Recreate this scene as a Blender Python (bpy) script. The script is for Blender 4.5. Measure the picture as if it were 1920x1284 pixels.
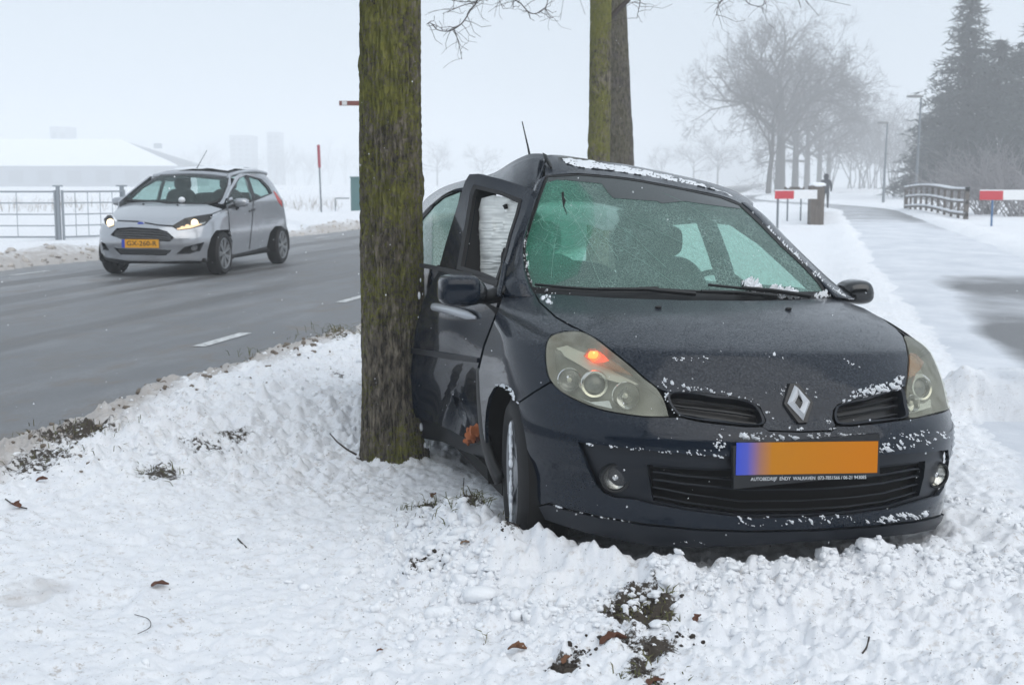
import bpy, bmesh, math, random
import numpy as np
from mathutils import Vector, Matrix
from mathutils.bvhtree import BVHTree
from mathutils.geometry import delaunay_2d_cdt

for o in list(bpy.data.objects):
    bpy.data.objects.remove(o)
SC = bpy.context.scene
COL = SC.collection
random.seed(7)
RNG = np.random.default_rng(11)

# ------------------------------------------------------------------ camera
FPX, CAMH, HORY = 2400.0, 1.4045, 340.76
PITCH = math.atan((642 - HORY) / FPX)
cam = bpy.data.cameras.new('camera')
cam.sensor_width = 36.0
cam.lens = 36.0 * FPX / 1920.0
cam.clip_start = 0.05
cam.clip_end = 4000
cam.dof.use_dof = True
cam.dof.focus_distance = 4.9
cam.dof.aperture_fstop = 6.3
camo = bpy.data.objects.new('camera', cam)
COL.objects.link(camo)
camo.location = (0, 0, CAMH)
camo.rotation_euler = (math.pi / 2 - PITCH, 0, 0)
SC.camera = camo

# ------------------------------------------------------------------ overcast winter sky
SUN_EL, SUN_AZ = math.radians(38), math.radians(150)
w = bpy.data.worlds.new('World')
SC.world = w
w.use_nodes = True
nt = w.node_tree
nt.nodes.clear()
out = nt.nodes.new('ShaderNodeOutputWorld')
bg = nt.nodes.new('ShaderNodeBackground')
sky = nt.nodes.new('ShaderNodeTexSky')
sky.sky_type = 'NISHITA'
sky.sun_disc = False
sky.sun_elevation = SUN_EL
sky.sun_rotation = SUN_AZ
sky.dust_density = 6.0
mixs = nt.nodes.new('ShaderNodeMix')
mixs.data_type = 'RGBA'
mixs.inputs[0].default_value = 0.94          # a closed cloud deck: hardly any blue gets through
mixs.inputs[7].default_value = (4.85, 5.5, 6.2, 1)
nt.links.new(sky.outputs[0], mixs.inputs[6])
nt.links.new(mixs.outputs[2], bg.inputs[0])
bg.inputs[1].default_value = 0.12
nt.links.new(bg.outputs[0], out.inputs[0])

sun = bpy.data.lights.new('sun', 'SUN')
sun.energy = 1.5
sun.angle = math.radians(80)
sun.color = (1.0, 0.97, 0.93)
suno = bpy.data.objects.new('sun', sun)
COL.objects.link(suno)
suno.location = (0, 0, 30)
sd = Vector((math.sin(SUN_AZ) * math.cos(SUN_EL), math.cos(SUN_AZ) * math.cos(SUN_EL), math.sin(SUN_EL)))
suno.rotation_euler = sd.to_track_quat('Z', 'Y').to_euler()

SC.view_settings.view_transform = 'Standard'
SC.view_settings.look = 'None'
SC.view_settings.gamma = 1.0
SC.view_settings.exposure = 0.28
SC.view_settings.use_curve_mapping = False
SC.cycles.use_denoising = True
SC.cycles.max_bounces = 8
SC.cycles.diffuse_bounces = 3
SC.cycles.volume_step_rate = 4.0
SC.cycles.transparent_max_bounces = 24
SC.cycles.volume_bounces = 2
SC.cycles.caustics_reflective = False
SC.cycles.caustics_refractive = False
SC.cycles.sample_clamp_indirect = 6.0

# ------------------------------------------------------------------ projection helpers (pixels of the 1920x1284 photograph)
CP, SP = math.cos(PITCH), math.sin(PITCH)
CAMP = Vector((0, 0, CAMH))
def ray(px, py):
    u = (px - 960.0) / FPX
    v = (642.0 - py) / FPX
    return Vector((u, CP + v * SP, -SP + v * CP))
def at(px, py, Y):
    r = ray(px, py)
    return CAMP + r * (Y / r.y)
def ground(px, py, z=0.0):
    r = ray(px, py)
    return CAMP + r * ((z - CAMH) / r.z)
def pix(p):
    x, y, z = p[0], p[1], p[2] - CAMH
    d = y * CP - z * SP
    v = y * SP + z * CP
    return (960 + FPX * x / d, 642 - FPX * v / d)

# ------------------------------------------------------------------ object helpers
def tag(o, label=None, cat=None, group=None, kind=None):
    if label: o['label'] = label
    if cat: o['category'] = cat
    if group: o['group'] = group
    if kind: o['kind'] = kind
    return o
def thing(name, label, cat, loc=(0, 0, 0), group=None, rz=0.0):
    o = bpy.data.objects.new(name, None)
    COL.objects.link(o)
    o.location = loc
    o.rotation_euler = (0, 0, rz)
    o.empty_display_size = 0.1
    return tag(o, label, cat, group)
def origin(parent):
    v = Vector((0, 0, 0))
    while parent is not None:
        v = v + parent.location
        parent = parent.parent
    return v
def mesh(name, V, F, mat=None, parent=None, smooth=True, normals=None, local=False, sharp=None):
    """one mesh object; V in world coordinates unless local, parents are never rotated when V is world"""
    me = bpy.data.meshes.new(name)
    V = np.asarray(V, dtype=float).reshape(-1, 3)
    off = np.array(origin(parent)) if (parent is not None and not local) else np.zeros(3)
    me.from_pydata((V - off).tolist(), [], [list(map(int, f)) for f in F])
    me.update()
    if smooth:
        me.polygons.foreach_set('use_smooth', [True] * len(me.polygons))
        if sharp is not None:
            me.set_sharp_from_angle(angle=math.radians(sharp))
    if normals is not None:
        me.normals_split_custom_set_from_vertices([tuple(n) for n in normals])
    o = bpy.data.objects.new(name, me)
    COL.objects.link(o)
    if mat is not None:
        for m in (mat if isinstance(mat, (list, tuple)) else [mat]):
            me.materials.append(m)
    if parent is not None:
        o.parent = parent
    return o
class MB:
    """collects shapes for one mesh"""
    def __init__(s): s.V, s.F = [], []
    def add(s, V, F):
        b = len(s.V); s.V += [tuple(v) for v in V]; s.F += [[i + b for i in f] for f in F]; return s
    def box(s, c, d, R=None, taper=1.0):
        c = Vector(c); q = []
        for z in (-.5, .5):
            k = taper if z > 0 else 1.0
            for x, y in ((-.5, -.5), (.5, -.5), (.5, .5), (-.5, .5)):
                v = Vector((x * d[0] * k, y * d[1] * k, z * d[2]))
                q.append(c + (R @ v if R is not None else v))
        return s.add(q, [(3, 2, 1, 0), (4, 5, 6, 7), (0, 1, 5, 4), (1, 2, 6, 5), (2, 3, 7, 6), (3, 0, 4, 7)])
    def tube(s, pts, r, n=8, cap=True):
        pts = [Vector(p) for p in pts]
        R = r if isinstance(r, (list, tuple)) else [r] * len(pts)
        V, Fc = [], []
        t0 = (pts[1] - pts[0]).normalized()
        ux = t0.orthogonal().normalized()
        for i, p in enumerate(pts):
            t = (pts[min(i + 1, len(pts) - 1)] - pts[max(i - 1, 0)]).normalized()
            ux = (ux - t * ux.dot(t)).normalized(); uy = t.cross(ux)
            for k in range(n):
                a = 2 * math.pi * k / n
                V.append(p + (ux * math.cos(a) + uy * math.sin(a)) * R[i])
        for i in range(len(pts) - 1):
            for k in range(n):
                k2 = (k + 1) % n
                Fc.append((i * n + k, i * n + k2, (i + 1) * n + k2, (i + 1) * n + k))
        if cap:
            Fc.append(tuple(range(n))[::-1]); Fc.append(tuple(range((len(pts) - 1) * n, len(pts) * n)))
        return s.add(V, Fc)
    def lathe(s, prof, c, axis, n=32, up=None, a0=0, a1=2 * math.pi):
        """prof: (along axis, radius)"""
        c = Vector(c); ax = Vector(axis).normalized()
        ux = (Vector(up) if up is not None else ax.orthogonal()); ux = (ux - ax * ux.dot(ax)).normalized(); uy = ax.cross(ux)
        V, Fc = [], []; m = len(prof)
        closed = abs(a1 - a0 - 2 * math.pi) < 1e-6
        N = n if closed else n + 1
        for k in range(N):
            a = a0 + (a1 - a0) * k / n
            e = ux * math.cos(a) + uy * math.sin(a)
            V += [c + ax * h + e * r for h, r in prof]
        for k in range(n):
            k2 = (k + 1) % N
            for j in range(m - 1):
                Fc.append((k * m + j, k2 * m + j, k2 * m + j + 1, k * m + j + 1))
        return s.add(V, Fc)
    def grid(s, P):
        """P: rows of points"""
        n, m = len(P), len(P[0]); V = [p for r in P for p in r]
        return s.add(V, [(i * m + j, i * m + j + 1, (i + 1) * m + j + 1, (i + 1) * m + j) for i in range(n - 1) for j in range(m - 1)])
    def build(s, name, mat=None, parent=None, smooth=True, sharp=40, local=False):
        return mesh(name, s.V, s.F, mat, parent, smooth=smooth, sharp=sharp if smooth else None, local=local)

def crom(pts, n=8, closed=False):
    """Catmull-Rom through points"""
    P = [np.array(p, float) for p in pts]; N = len(P); out = []
    for i in range(N if closed else N - 1):
        g = (lambda k: P[k % N]) if closed else (lambda k: P[min(max(k, 0), N - 1)])
        p0, p1, p2, p3 = g(i - 1), g(i), g(i + 1), g(i + 2)
        for k in range(n):
            t = k / n
            out.append(.5 * (2 * p1 + (p2 - p0) * t + (2 * p0 - 5 * p1 + 4 * p2 - p3) * t * t + (3 * p1 - p0 - 3 * p2 + p3) * t ** 3))
    if not closed: out.append(P[-1])
    return out
def resample(poly, step, closed=True):
    P = np.array(poly, float)
    if closed: P = np.vstack([P, P[:1]])
    outp = []
    for i in range(len(P) - 1):
        d = np.linalg.norm(P[i + 1] - P[i]); n = max(1, int(round(d / step)))
        for k in range(n): outp.append(P[i] + (P[i + 1] - P[i]) * k / n)
    if not closed: outp.append(P[-1])
    return np.array(outp)
def inside(poly, Q):
    x, y = Q[:, 0], Q[:, 1]; c = np.zeros(len(Q), bool); j = len(poly) - 1
    for i in range(len(poly)):
        xi, yi = poly[i]; xj, yj = poly[j]
        if yi != yj:
            c ^= ((yi > y) != (yj > y)) & (x < (xj - xi) * (y - yi) / (yj - yi) + xi)
        j = i
    return c
def pchip(xs, ys):
    xs = np.array(xs, float); ys = np.array(ys, float); h = np.diff(xs); d = np.diff(ys) / h
    m = np.zeros(len(xs)); m[0] = d[0]; m[-1] = d[-1]
    for i in range(1, len(xs) - 1):
        if d[i - 1] * d[i] > 0:
            w1 = 2 * h[i] + h[i - 1]; w2 = h[i] + 2 * h[i - 1]
            m[i] = (w1 + w2) / (w1 / d[i - 1] + w2 / d[i])
    def f(x):
        x = np.asarray(x, float); i = np.clip(np.searchsorted(xs, x) - 1, 0, len(h) - 1)
        t = (x - xs[i]) / h[i]
        return ((1 + 2 * t) * (1 - t) ** 2) * ys[i] + t * (1 - t) ** 2 * h[i] * m[i] + t * t * (3 - 2 * t) * ys[i + 1] + t * t * (t - 1) * h[i] * m[i + 1]
    return f

class Surf:
    """a smooth base surface given as a dense grid of world points; panels are cut out of it"""
    def __init__(s, P):
        n, m, _ = P.shape; s.P = P
        V = P.reshape(-1, 3)
        F = [(i * m + j, i * m + j + 1, (i + 1) * m + j + 1, (i + 1) * m + j) for i in range(n - 1) for j in range(m - 1)]
        du = np.gradient(P, axis=0); dv = np.gradient(P, axis=1)
        N = np.cross(du, dv).reshape(-1, 3); N /= (np.linalg.norm(N, axis=1, keepdims=True) + 1e-12)
        s.V, s.F, s.N = V, F, N
        s.tri = [(f[0], f[1], f[2]) for f in F] + [(f[0], f[2], f[3]) for f in F]
        s.bvh = BVHTree.FromPolygons(V.tolist(), s.tri)
    def flip(s): s.N = -s.N; return s
    def norm(s, hit, fi):
        a, b, c = s.tri[fi]; A, B, C = s.V[a], s.V[b], s.V[c]; h = np.array(hit)
        v0, v1, v2 = B - A, C - A, h - A
        d00, d01, d11, d20, d21 = v0 @ v0, v0 @ v1, v1 @ v1, v2 @ v0, v2 @ v1
        den = d00 * d11 - d01 * d01 + 1e-18
        v = (d11 * d20 - d01 * d21) / den; w_ = (d00 * d21 - d01 * d20) / den
        n = s.N[a] * (1 - v - w_) + s.N[b] * v + s.N[c] * w_
        return n / (np.linalg.norm(n) + 1e-12)
    def hit(s, px, py):
        r = ray(px, py).normalized()
        loc, nor, fi, d = s.bvh.ray_cast(CAMP, r)
        if loc is None:
            # beyond the outline: nearest point of the surface to the ray
            best = None
            for dist in np.linspace(3.0, 9.0, 25) if not hasattr(s, 'rng') else np.linspace(s.rng[0], s.rng[1], 25):
                q = CAMP + r * dist
                l2, n2, f2, dd = s.bvh.find_nearest(q)
                if best is None or dd < best[3]: best = (l2, n2, f2, dd)
            loc, nor, fi, d = best
        return np.array(loc), s.norm(loc, fi)
    def lift(s, poly, step=6, holes=(), off=0.0, lip=0.014, inner=True):
        """triangulate a polygon given in picture coordinates and lay it on the surface -> V, F, N"""
        bnd = resample(poly, step)
        pts = [tuple(p) for p in bnd]; edges = [(i, (i + 1) % len(bnd)) for i in range(len(bnd))]
        loops = [list(range(len(bnd)))]
        hb = []
        for h in holes:
            r_ = resample(h, step); b = len(pts)
            pts += [tuple(p) for p in r_]; edges += [(b + i, b + (i + 1) % len(r_)) for i in range(len(r_))]
            loops.append(list(range(b, b + len(r_)))); hb.append(r_)
        if inner:
            x0, y0 = bnd.min(0); x1, y1 = bnd.max(0)
            gx, gy = np.meshgrid(np.arange(x0, x1, step), np.arange(y0, y1, step * .9))
            gx[1::2] += step * .5
            G = np.stack([gx.ravel(), gy.ravel()], 1)
            ok = inside(bnd, G)
            for h in hb: ok &= ~inside(h, G)
            G = G[ok]
            allb = np.array(pts)
            keep = np.ones(len(G), bool)
            for k in range(0, len(G), 400):
                d = np.linalg.norm(G[k:k + 400, None] - allb[None], axis=2).min(1); keep[k:k + 400] = d > step * .45
            pts += [tuple(p) for p in G[keep]]
        r = delaunay_2d_cdt([Vector(p) for p in pts], edges, [], 0, 1e-4)
        ov, of, orig = r[0], r[2], r[3]
        P2 = np.array([(v.x, v.y) for v in ov])
        T = np.array([list(f) for f in of if len(f) == 3])
        cen = P2[T].mean(1)
        ok = inside(bnd, cen)
        for h in hb: ok &= ~inside(h, cen)
        T = T[ok]
        back = {}
        for i, l in enumerate(orig):
            for q in l: back[q] = i
        H_ = [s.hit(*p) for p in P2]
        N = np.array([h[1] for h in H_]); V = np.array([h[0] for h in H_]) + N * off
        # orientation: towards the normal
        out = []
        for a, b, c in T:
            g = np.cross(V[b] - V[a], V[c] - V[a])
            out.append((a, b, c) if g @ (N[a] + N[b] + N[c]) > 0 else (a, c, b))
        V = list(V); N = list(N); F = out
        if lip:
            cnt = {}
            for a, b, c in out:
                for e in ((a, b), (b, c), (c, a)): cnt[e] = 1
            for (a, b) in [e for e in cnt if (e[1], e[0]) not in cnt]:
                t = V[b] - V[a]; t = t / (np.linalg.norm(t) + 1e-9)
                o_ = np.cross(t, N[a]); bb = len(V)
                V += [V[a] + 0, V[b] + 0, V[b] - N[b] * lip, V[a] - N[a] * lip]
                N += [o_, o_, o_, o_]
                F.append((bb + 1, bb, bb + 3, bb + 2))
        return np.array(V), F, np.array(N)
    def panel(s, name, poly, mat, parent, step=6, holes=(), off=0.0, lip=0.014, inner=True):
        V, F, N = s.lift(poly, step, holes, off, lip, inner)
        return mesh(name, V, F, mat, parent, normals=N)

# ------------------------------------------------------------------ lattice noise for geometry
class Noise2:
    def __init__(s, seed):
        r = np.random.default_rng(seed); s.t = r.random((256, 256))
    def __call__(s, x, y):
        xi = np.floor(x).astype(int); yi = np.floor(y).astype(int); fx = x - xi; fy = y - yi
        fx = fx * fx * fx * (fx * (fx * 6 - 15) + 10); fy = fy * fy * fy * (fy * (fy * 6 - 15) + 10)
        g = lambda a, b: s.t[a & 255, b & 255]
        return (g(xi, yi) * (1 - fx) + g(xi + 1, yi) * fx) * (1 - fy) + (g(xi, yi + 1) * (1 - fx) + g(xi + 1, yi + 1) * fx) * fy
def fbm(x, y, octv=4, seed=1, gain=.5):
    a, t, w_ = 1.0, 0.0, 0.0; x = np.asarray(x, float); y = np.asarray(y, float)
    for k in range(octv):
        t = t + a * NZ[(seed + k) % 12](x * 2 ** k + 17.3 * k, y * 2 ** k + 5.1 * k); w_ += a; a *= gain
    return t / w_
NZ = [Noise2(100 + k) for k in range(12)]
def worley(x, y, seed=3):
    """distance to the nearest jittered lattice point, and a random value of that cell"""
    xi = np.floor(x).astype(int); yi = np.floor(y).astype(int)
    best = np.full(x.shape, 9.0); val = np.zeros(x.shape)
    for dx in (-1, 0, 1):
        for dy in (-1, 0, 1):
            a = xi + dx; b = yi + dy
            jx = NZ[seed].t[a & 255, b & 255]; jy = NZ[seed + 1].t[a & 255, b & 255]; vv = NZ[seed + 2].t[a & 255, b & 255]
            d = np.hypot(a + .15 + .7 * jx - x, b + .15 + .7 * jy - y)
            m = d < best; best = np.where(m, d, best); val = np.where(m, vv, val)
    return best, val

# ------------------------------------------------------------------ material helpers
def mat(name, base=(.5, .5, .5), rough=.5, metal=0.0, **kw):
    m = bpy.data.materials.new(name); m.use_nodes = True
    b = m.node_tree.nodes['Principled BSDF']
    b.inputs['Base Color'].default_value = (*base, 1)
    b.inputs['Roughness'].default_value = rough
    b.inputs['Metallic'].default_value = metal
    for k, v in kw.items():
        b.inputs[k.replace('_', ' ')].default_value = v
    return m
class NT:
    def __init__(s, m): s.m = m; s.t = m.node_tree; s.b = s.t.nodes.get('Principled BSDF')
    def n(s, typ, **kw):
        x = s.t.nodes.new('ShaderNode' + typ)
        for k, v in kw.items(): setattr(x, k, v)
        return x
    def l(s, a, b): s.t.links.new(a, b)
    def coord(s, kind='Object', scale=None):
        c = s.n('TexCoord'); o_ = c.outputs[kind]
        if scale is not None:
            mp = s.n('Mapping'); mp.inputs['Scale'].default_value = scale; s.l(o_, mp.inputs[0]); o_ = mp.outputs[0]
        return o_
    def noise(s, vec, scale, detail=4, rough=.55):
        x = s.n('TexNoise'); x.inputs['Scale'].default_value = scale; x.inputs['Detail'].default_value = detail
        x.inputs['Roughness'].default_value = rough; s.l(vec, x.inputs['Vector']); return x.outputs['Fac']
    def ramp(s, fac, stops):
        x = s.n('ValToRGB'); e = x.color_ramp.elements
        while len(e) < len(stops): e.new(.5)
        for k, (p, c) in enumerate(stops):
            e[k].position = p; e[k].color = (*c, 1) if not np.isscalar(c) else (c, c, c, 1)
        s.l(fac, x.inputs[0]); return x.outputs[0]
    def mixc(s, fac, a, b):
        x = s.n('Mix', data_type='RGBA')
        for sock, v in ((0, fac), (6, a), (7, b)):
            if hasattr(v, 'is_linked'): s.l(v, x.inputs[sock])
            elif np.isscalar(v): x.inputs[sock].default_value = v
            else: x.inputs[sock].default_value = (*v, 1)
        return x.outputs[2]
    def math(s, op, a, b=None, c=None):
        x = s.n('Math', operation=op)
        for k, v in enumerate((a, b, c)):
            if v is None: continue
            if hasattr(v, 'is_linked'): s.l(v, x.inputs[k])
            else: x.inputs[k].default_value = v
        return x.outputs[0]
    def bump(s, h, strength=.3, dist=.01, into=None):
        x = s.n('Bump'); x.inputs['Strength'].default_value = strength; x.inputs['Distance'].default_value = dist
        s.l(h, x.inputs['Height']); s.l(x.outputs[0], (into or s.b).inputs['Normal']); return x
    def set(s, sock, v): s.l(v, s.b.inputs[sock])
# ------------------------------------------------------------------ materials
def m_paint(name, base, drops=1.0, frost=0.25, metal=.35):
    m = mat(name, base, .22, metal, Coat_Weight=.75, Coat_Roughness=.05, Coat_IOR=1.40)
    t = NT(m); c = t.coord('Object')
    geo = t.n('NewGeometry'); sep = t.n('SeparateXYZ'); t.l(geo.outputs['Normal'], sep.inputs[0])
    up = t.math('MULTIPLY_ADD', sep.outputs[2], 1.6, -.55)     # drops and snow dust lie on what faces up
    up = t.math('MAXIMUM', t.math('MINIMUM', up, 1.0), 0.06)
    vor = t.n('TexVoronoi'); vor.inputs['Scale'].default_value = 105; t.l(c, vor.inputs['Vector'])
    big = t.noise(c, 16, 3)
    dr = t.math('LESS_THAN', vor.outputs['Distance'], t.math('MULTIPLY_ADD', big, .75, -.09))
    dome = t.math('MULTIPLY', t.math('MULTIPLY', t.math('SUBTRACT', .5, vor.outputs['Distance']), dr), up)
    fine = t.noise(c, 420, 2)
    hgt = t.math('ADD', dome, t.math('MULTIPLY', fine, t.math('MULTIPLY', up, .22)))
    t.bump(hgt, .9 * drops, .012)
    wetd = t.math('MULTIPLY', t.math('MULTIPLY', dr, up), .85 * min(1, drops))
    t.set('Coat Weight', t.math('MULTIPLY', t.math('SUBTRACT', 1.0, wetd), .64 if metal < .2 else .75))
    dust = t.ramp(t.noise(c, 110, 6, .75), [(.47, 0.0), (.66, 1.0)])
    fz = t.math('MULTIPLY', t.math('MULTIPLY', dust, up), frost)
    t.set('Base Color', t.mixc(fz, base, (.55, .58, .62)))
    t.set('Roughness', t.math('MULTIPLY_ADD', up, .20, .12))
    t.set('Coat Roughness', t.math('MULTIPLY_ADD', up, .12 * drops, .025))
    return m
M = {}
M['paint'] = m_paint('dark_blue_paint', (.004, .0088, .0175), frost=.13, metal=0.0)
M['paint'].node_tree.nodes['Principled BSDF'].inputs['Specular IOR Level'].default_value = .12
M['silver'] = m_paint('silver_paint', (.42, .44, .47), drops=.2, frost=.15, metal=.55)
M['black'] = mat('black_plastic', (.006, .007, .008), .5)
M['rubber'] = mat('rubber_seal', (.010, .010, .011), .6)
M['grille'] = mat('grille_plastic', (.006, .006, .007), .35)
M['void'] = mat('dark_inside', (.004, .004, .004), .9)
M['trim'] = mat('satin_dark_trim', (.008, .011, .017), .38, .3)
M['chrome'] = mat('chrome', (.78, .79, .80), .12, 1.0)
M['refl'] = mat('reflector_chrome', (.62, .62, .57), .20, 1.0)
M['housing'] = mat('lamp_housing', (.20, .20, .18), .5, .2)
M['lampwhite'] = mat('lamp_bezel_white', (.55, .55, .50), .35, .3)
M['alu'] = mat('alloy', (.30, .31, .33), .42, .8)
M['steel'] = mat('galvanised_steel', (.30, .31, .33), .45, .7)
M['seat'] = mat('seat_fabric', (.018, .019, .021), .9)
M['headliner'] = mat('headliner', (.32, .32, .31), .9)
M['dash'] = mat('dashboard_plastic', (.012, .012, .013), .7)
M['airbag'] = mat('airbag_cloth', (.84, .86, .83), .85)
M['orange_plastic'] = mat('orange_plastic', (.42, .12, .03), .5)
M['rust'] = mat('torn_orange_foam', (.40, .12, .04), .8)

m = mat('tyre_rubber', (.012, .012, .013), .75); t = NT(m)
t.bump(t.noise(t.coord('Object'), 60, 3), .4, .004); M['tyre'] = m

def m_lens(name, tint, haze, alpha=.25):
    m = bpy.data.materials.new(name); m.use_nodes = True; t = NT(m)
    b = t.b; b.inputs['Base Color'].default_value = (*haze, 1); b.inputs['Roughness'].default_value = .18
    b.inputs['Coat Weight'].default_value = .6
    tr = t.n('BsdfTransparent'); tr.inputs[0].default_value = (*tint, 1)
    mx = t.n('MixShader')
    f = t.ramp(t.noise(t.coord('Object'), 18, 3), [(.35, alpha * .75), (.7, alpha * 1.25)])
    t.l(f, mx.inputs[0]); t.l(tr.outputs[0], mx.inputs[1]); t.l(b.outputs[0], mx.inputs[2])
    t.l(mx.outputs[0], t.t.nodes['Material Output'].inputs[0]); return m
M['lens'] = m_lens('clouded_headlight_lens', (.97, .97, .89), (.50, .51, .42), .28)
M['lens_clear'] = m_lens('clear_lens', (.95, .95, .95), (.5, .5, .5), .10)
M['lens_orange'] = m_lens('orange_indicator_lens', (.95, .50, .25), (.5, .22, .08), .35)

def m_emit(name, col, s):
    m = bpy.data.materials.new(name); m.use_nodes = True; t = NT(m)
    t.b.inputs['Base Color'].default_value = (*col, 1); t.b.inputs['Emission Color'].default_value = (*col, 1)
    t.b.inputs['Emission Strength'].default_value = s; return m
M['bulb_orange'] = m_emit('lit_indicator_bulb', (1.0, .16, .015), 3.2)
M['bulb_core'] = m_emit('lit_indicator_core', (1.0, .42, .05), 9.0)
M['lamp_warm'] = m_emit('lit_headlamp', (1.0, .66, .36), .8)
M['lamp_hot'] = m_emit('lit_headlamp_core', (1.0, .80, .52), 2.2)

# car glass with frost and cracks: mostly see-through, crazed into a dull green film
def m_glass(name, tint, film, lo, hi, scale, crack=True, streak=(1, 1, 1), fade=False):
    m = bpy.data.materials.new(name); m.use_nodes = True; t = NT(m); b = t.b
    b.inputs['Base Color'].default_value = (*film, 1); b.inputs['Roughness'].default_value = .35
    b.inputs['Coat Weight'].default_value = .7; b.inputs['Coat Roughness'].default_value = .08
    c = t.coord('Object', streak)
    n1 = t.ramp(t.noise(c, scale, 6, .75), [(.38, lo), (.66, hi)])
    f = n1
    if crack:
        v1 = t.n('TexVoronoi', feature='DISTANCE_TO_EDGE'); v1.inputs['Scale'].default_value = 55; t.l(c, v1.inputs['Vector'])
        k1 = t.math('LESS_THAN', v1.outputs['Distance'], .05)
        big = t.ramp(t.noise(c, 5, 3), [(.45, 0.0), (.65, 1.0)])
        f = t.math('MINIMUM', t.math('ADD', n1, t.math('MULTIPLY', t.math('MULTIPLY', k1, big), .35)), 1.0)
        t.bump(t.math('ADD', v1.outputs['Distance'], t.noise(c, 130, 2)), .25, .004)
    if fade:
        fa = t.n('Attribute', attribute_name='fade'); f = t.math('MULTIPLY', f, fa.outputs['Fac'])
    tr = t.n('BsdfTransparent'); tr.inputs[0].default_value = (*tint, 1)
    if fade:
        t.l(t.mixc(fa.outputs['Fac'], (1, 1, 1), tint), tr.inputs[0])
    mx = t.n('MixShader')
    t.l(f, mx.inputs[0]); t.l(tr.outputs[0], mx.inputs[1]); t.l(b.outputs[0], mx.inputs[2])
    t.l(mx.outputs[0], t.t.nodes['Material Output'].inputs[0]); return m
M['windscreen'] = m_glass('cracked_windscreen', (.62, .90, .81), (.20, .33, .29), .22, .72, 240)
M['sideglass'] = m_glass('frosted_side_glass', (.62, .84, .76), (.36, .50, .46), .35, .85, 60, crack=False, streak=(3, 3, .7))
M['cleanglass'] = m_glass('car_glass', (.70, .86, .83), (.16, .21, .21), .18, .32, 8, crack=False)

# snow
m = mat('snow', (.86, .88, .91), .75); t = NT(m); c = t.coord('Object')
h = t.math('ADD', t.noise(c, 22, 6, .65), t.math('MULTIPLY', t.noise(c, 140, 3, .7), .25))
t.bump(h, .5, .02); M['snow'] = m
m = mat('snow_crust', (.80, .83, .87), .7); t = NT(m); c = t.coord('Object')
t.bump(t.noise(c, 160, 4, .7), .6, .006); M['snow_crust'] = m

def m_plate():
    """yellow plate with its registration blurred away: blue runs into yellow"""
    m = mat('number_plate_yellow', (.72, .30, .012), .5, 0, Specular_IOR_Level=.15); t = NT(m)
    c = t.coord('UV'); s_ = t.n('SeparateXYZ'); t.l(c, s_.inputs[0])
    t.set('Base Color', t.ramp(s_.outputs[0], [(.0, (.05, .09, .55)), (.075, (.09, .11, .50)), (.17, (.36, .17, .12)), (.25, (.52, .20, .012)), (1.0, (.58, .18, .004))]))
    return m
M['plate'] = m_plate()
M['plate_frame'] = mat('plate_frame', (.010, .011, .013), .35)
M['print'] = mat('white_print', (.62, .64, .66), .6)
M['plate_yellow'] = mat('plate_yellow', (.78, .36, .01), .4)
M['plate_blue'] = mat('plate_blue', (.03, .07, .45), .4)
M['black_print'] = mat('black_print', (.02, .02, .02), .6)
M['crackwhite'] = mat('crack_white', (.30, .48, .42), .5)
M['handle'] = mat('handle_paint', (.42, .44, .47), .25, .3)
M['rust2'] = mat('airbag_tether', (.30, .28, .14), .8)
M['mirror_black'] = mat('mirror_gloss_black', (.007, .008, .009), .12, 0, Coat_Weight=.6)
M['band'] = m_glass('ceramic_band', (.25, .30, .29), (.055, .065, .066), .65, .95, 240, crack=False)
M['shatter'] = m_glass('shattered_green_glass', (.35, .80, .62), (.085, .30, .22), .25, .9, 90, fade=True)
M['sideglass2'] = m_glass('steamed_side_glass', (.82, .97, .91), (.50, .66, .60), .10, .40, 40, crack=False)
M['bar_grey'] = mat('grille_bar_grey', (.10, .105, .11), .3, .4)
M['lamp_grey'] = mat('unlit_lamp', (.25, .26, .27), .2, .5)
M['tail_red'] = mat('tail_lamp_red', (.55, .03, .02), .2)
M['alu2'] = mat('dirty_alloy', (.30, .31, .32), .45, .7)
M['badge'] = mat('badge_metal', (.74, .75, .77), .35, .4)
M['amber_glow'] = m_emit('amber_reflector', (1.0, .13, .01), 1.1)
# ================================================================== ground, road, path
def fast_grid(name, X, Y, Z, m_, attrs=None, kind='structure'):
    n, k = X.shape; me = bpy.data.meshes.new(name)
    nv = n * k; me.vertices.add(nv)
    me.vertices.foreach_set('co', np.stack([X, Y, Z], 2).astype(np.float32).ravel())
    i, j = np.meshgrid(np.arange(n - 1), np.arange(k - 1), indexing='ij'); a = (i * k + j).ravel()
    idx = np.stack([a, a + 1, a + k + 1, a + k], 1).astype(np.int32)
    nf = len(idx); me.loops.add(nf * 4); me.loops.foreach_set('vertex_index', idx.ravel())
    me.polygons.add(nf); me.polygons.foreach_set('loop_start', np.arange(nf, dtype=np.int32) * 4)
    me.polygons.foreach_set('use_smooth', np.ones(nf, bool))
    me.update(calc_edges=True); me.validate()
    for nm, arr in (attrs or {}).items():
        at_ = me.attributes.new(nm, 'FLOAT', 'POINT'); at_.data.foreach_set('value', arr.astype(np.float32).ravel())
    me.materials.append(m_)
    o = bpy.data.objects.new(name, me); COL.objects.link(o); o['kind'] = kind
    return o
SL = .2035                      # the road runs away to the right
ROADZ = .12
R_NEAR, R_FAR = -3.80, -11.5    # road edges: X - SL * Y
P_SL, P_L, P_R = .24, .95, 3.75
def smooth(x, a, b):
    t_ = np.clip((x - a) / (b - a), 0, 1); return t_ * t_ * (3 - 2 * t_)
def path_shift(Y):
    """the path bends left beyond the bridge"""
    return -np.clip(Y - 62, 0, None) ** 1.6 * .030 + np.clip(Y - 88, 0, None) ** 1.8 * .02
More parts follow.
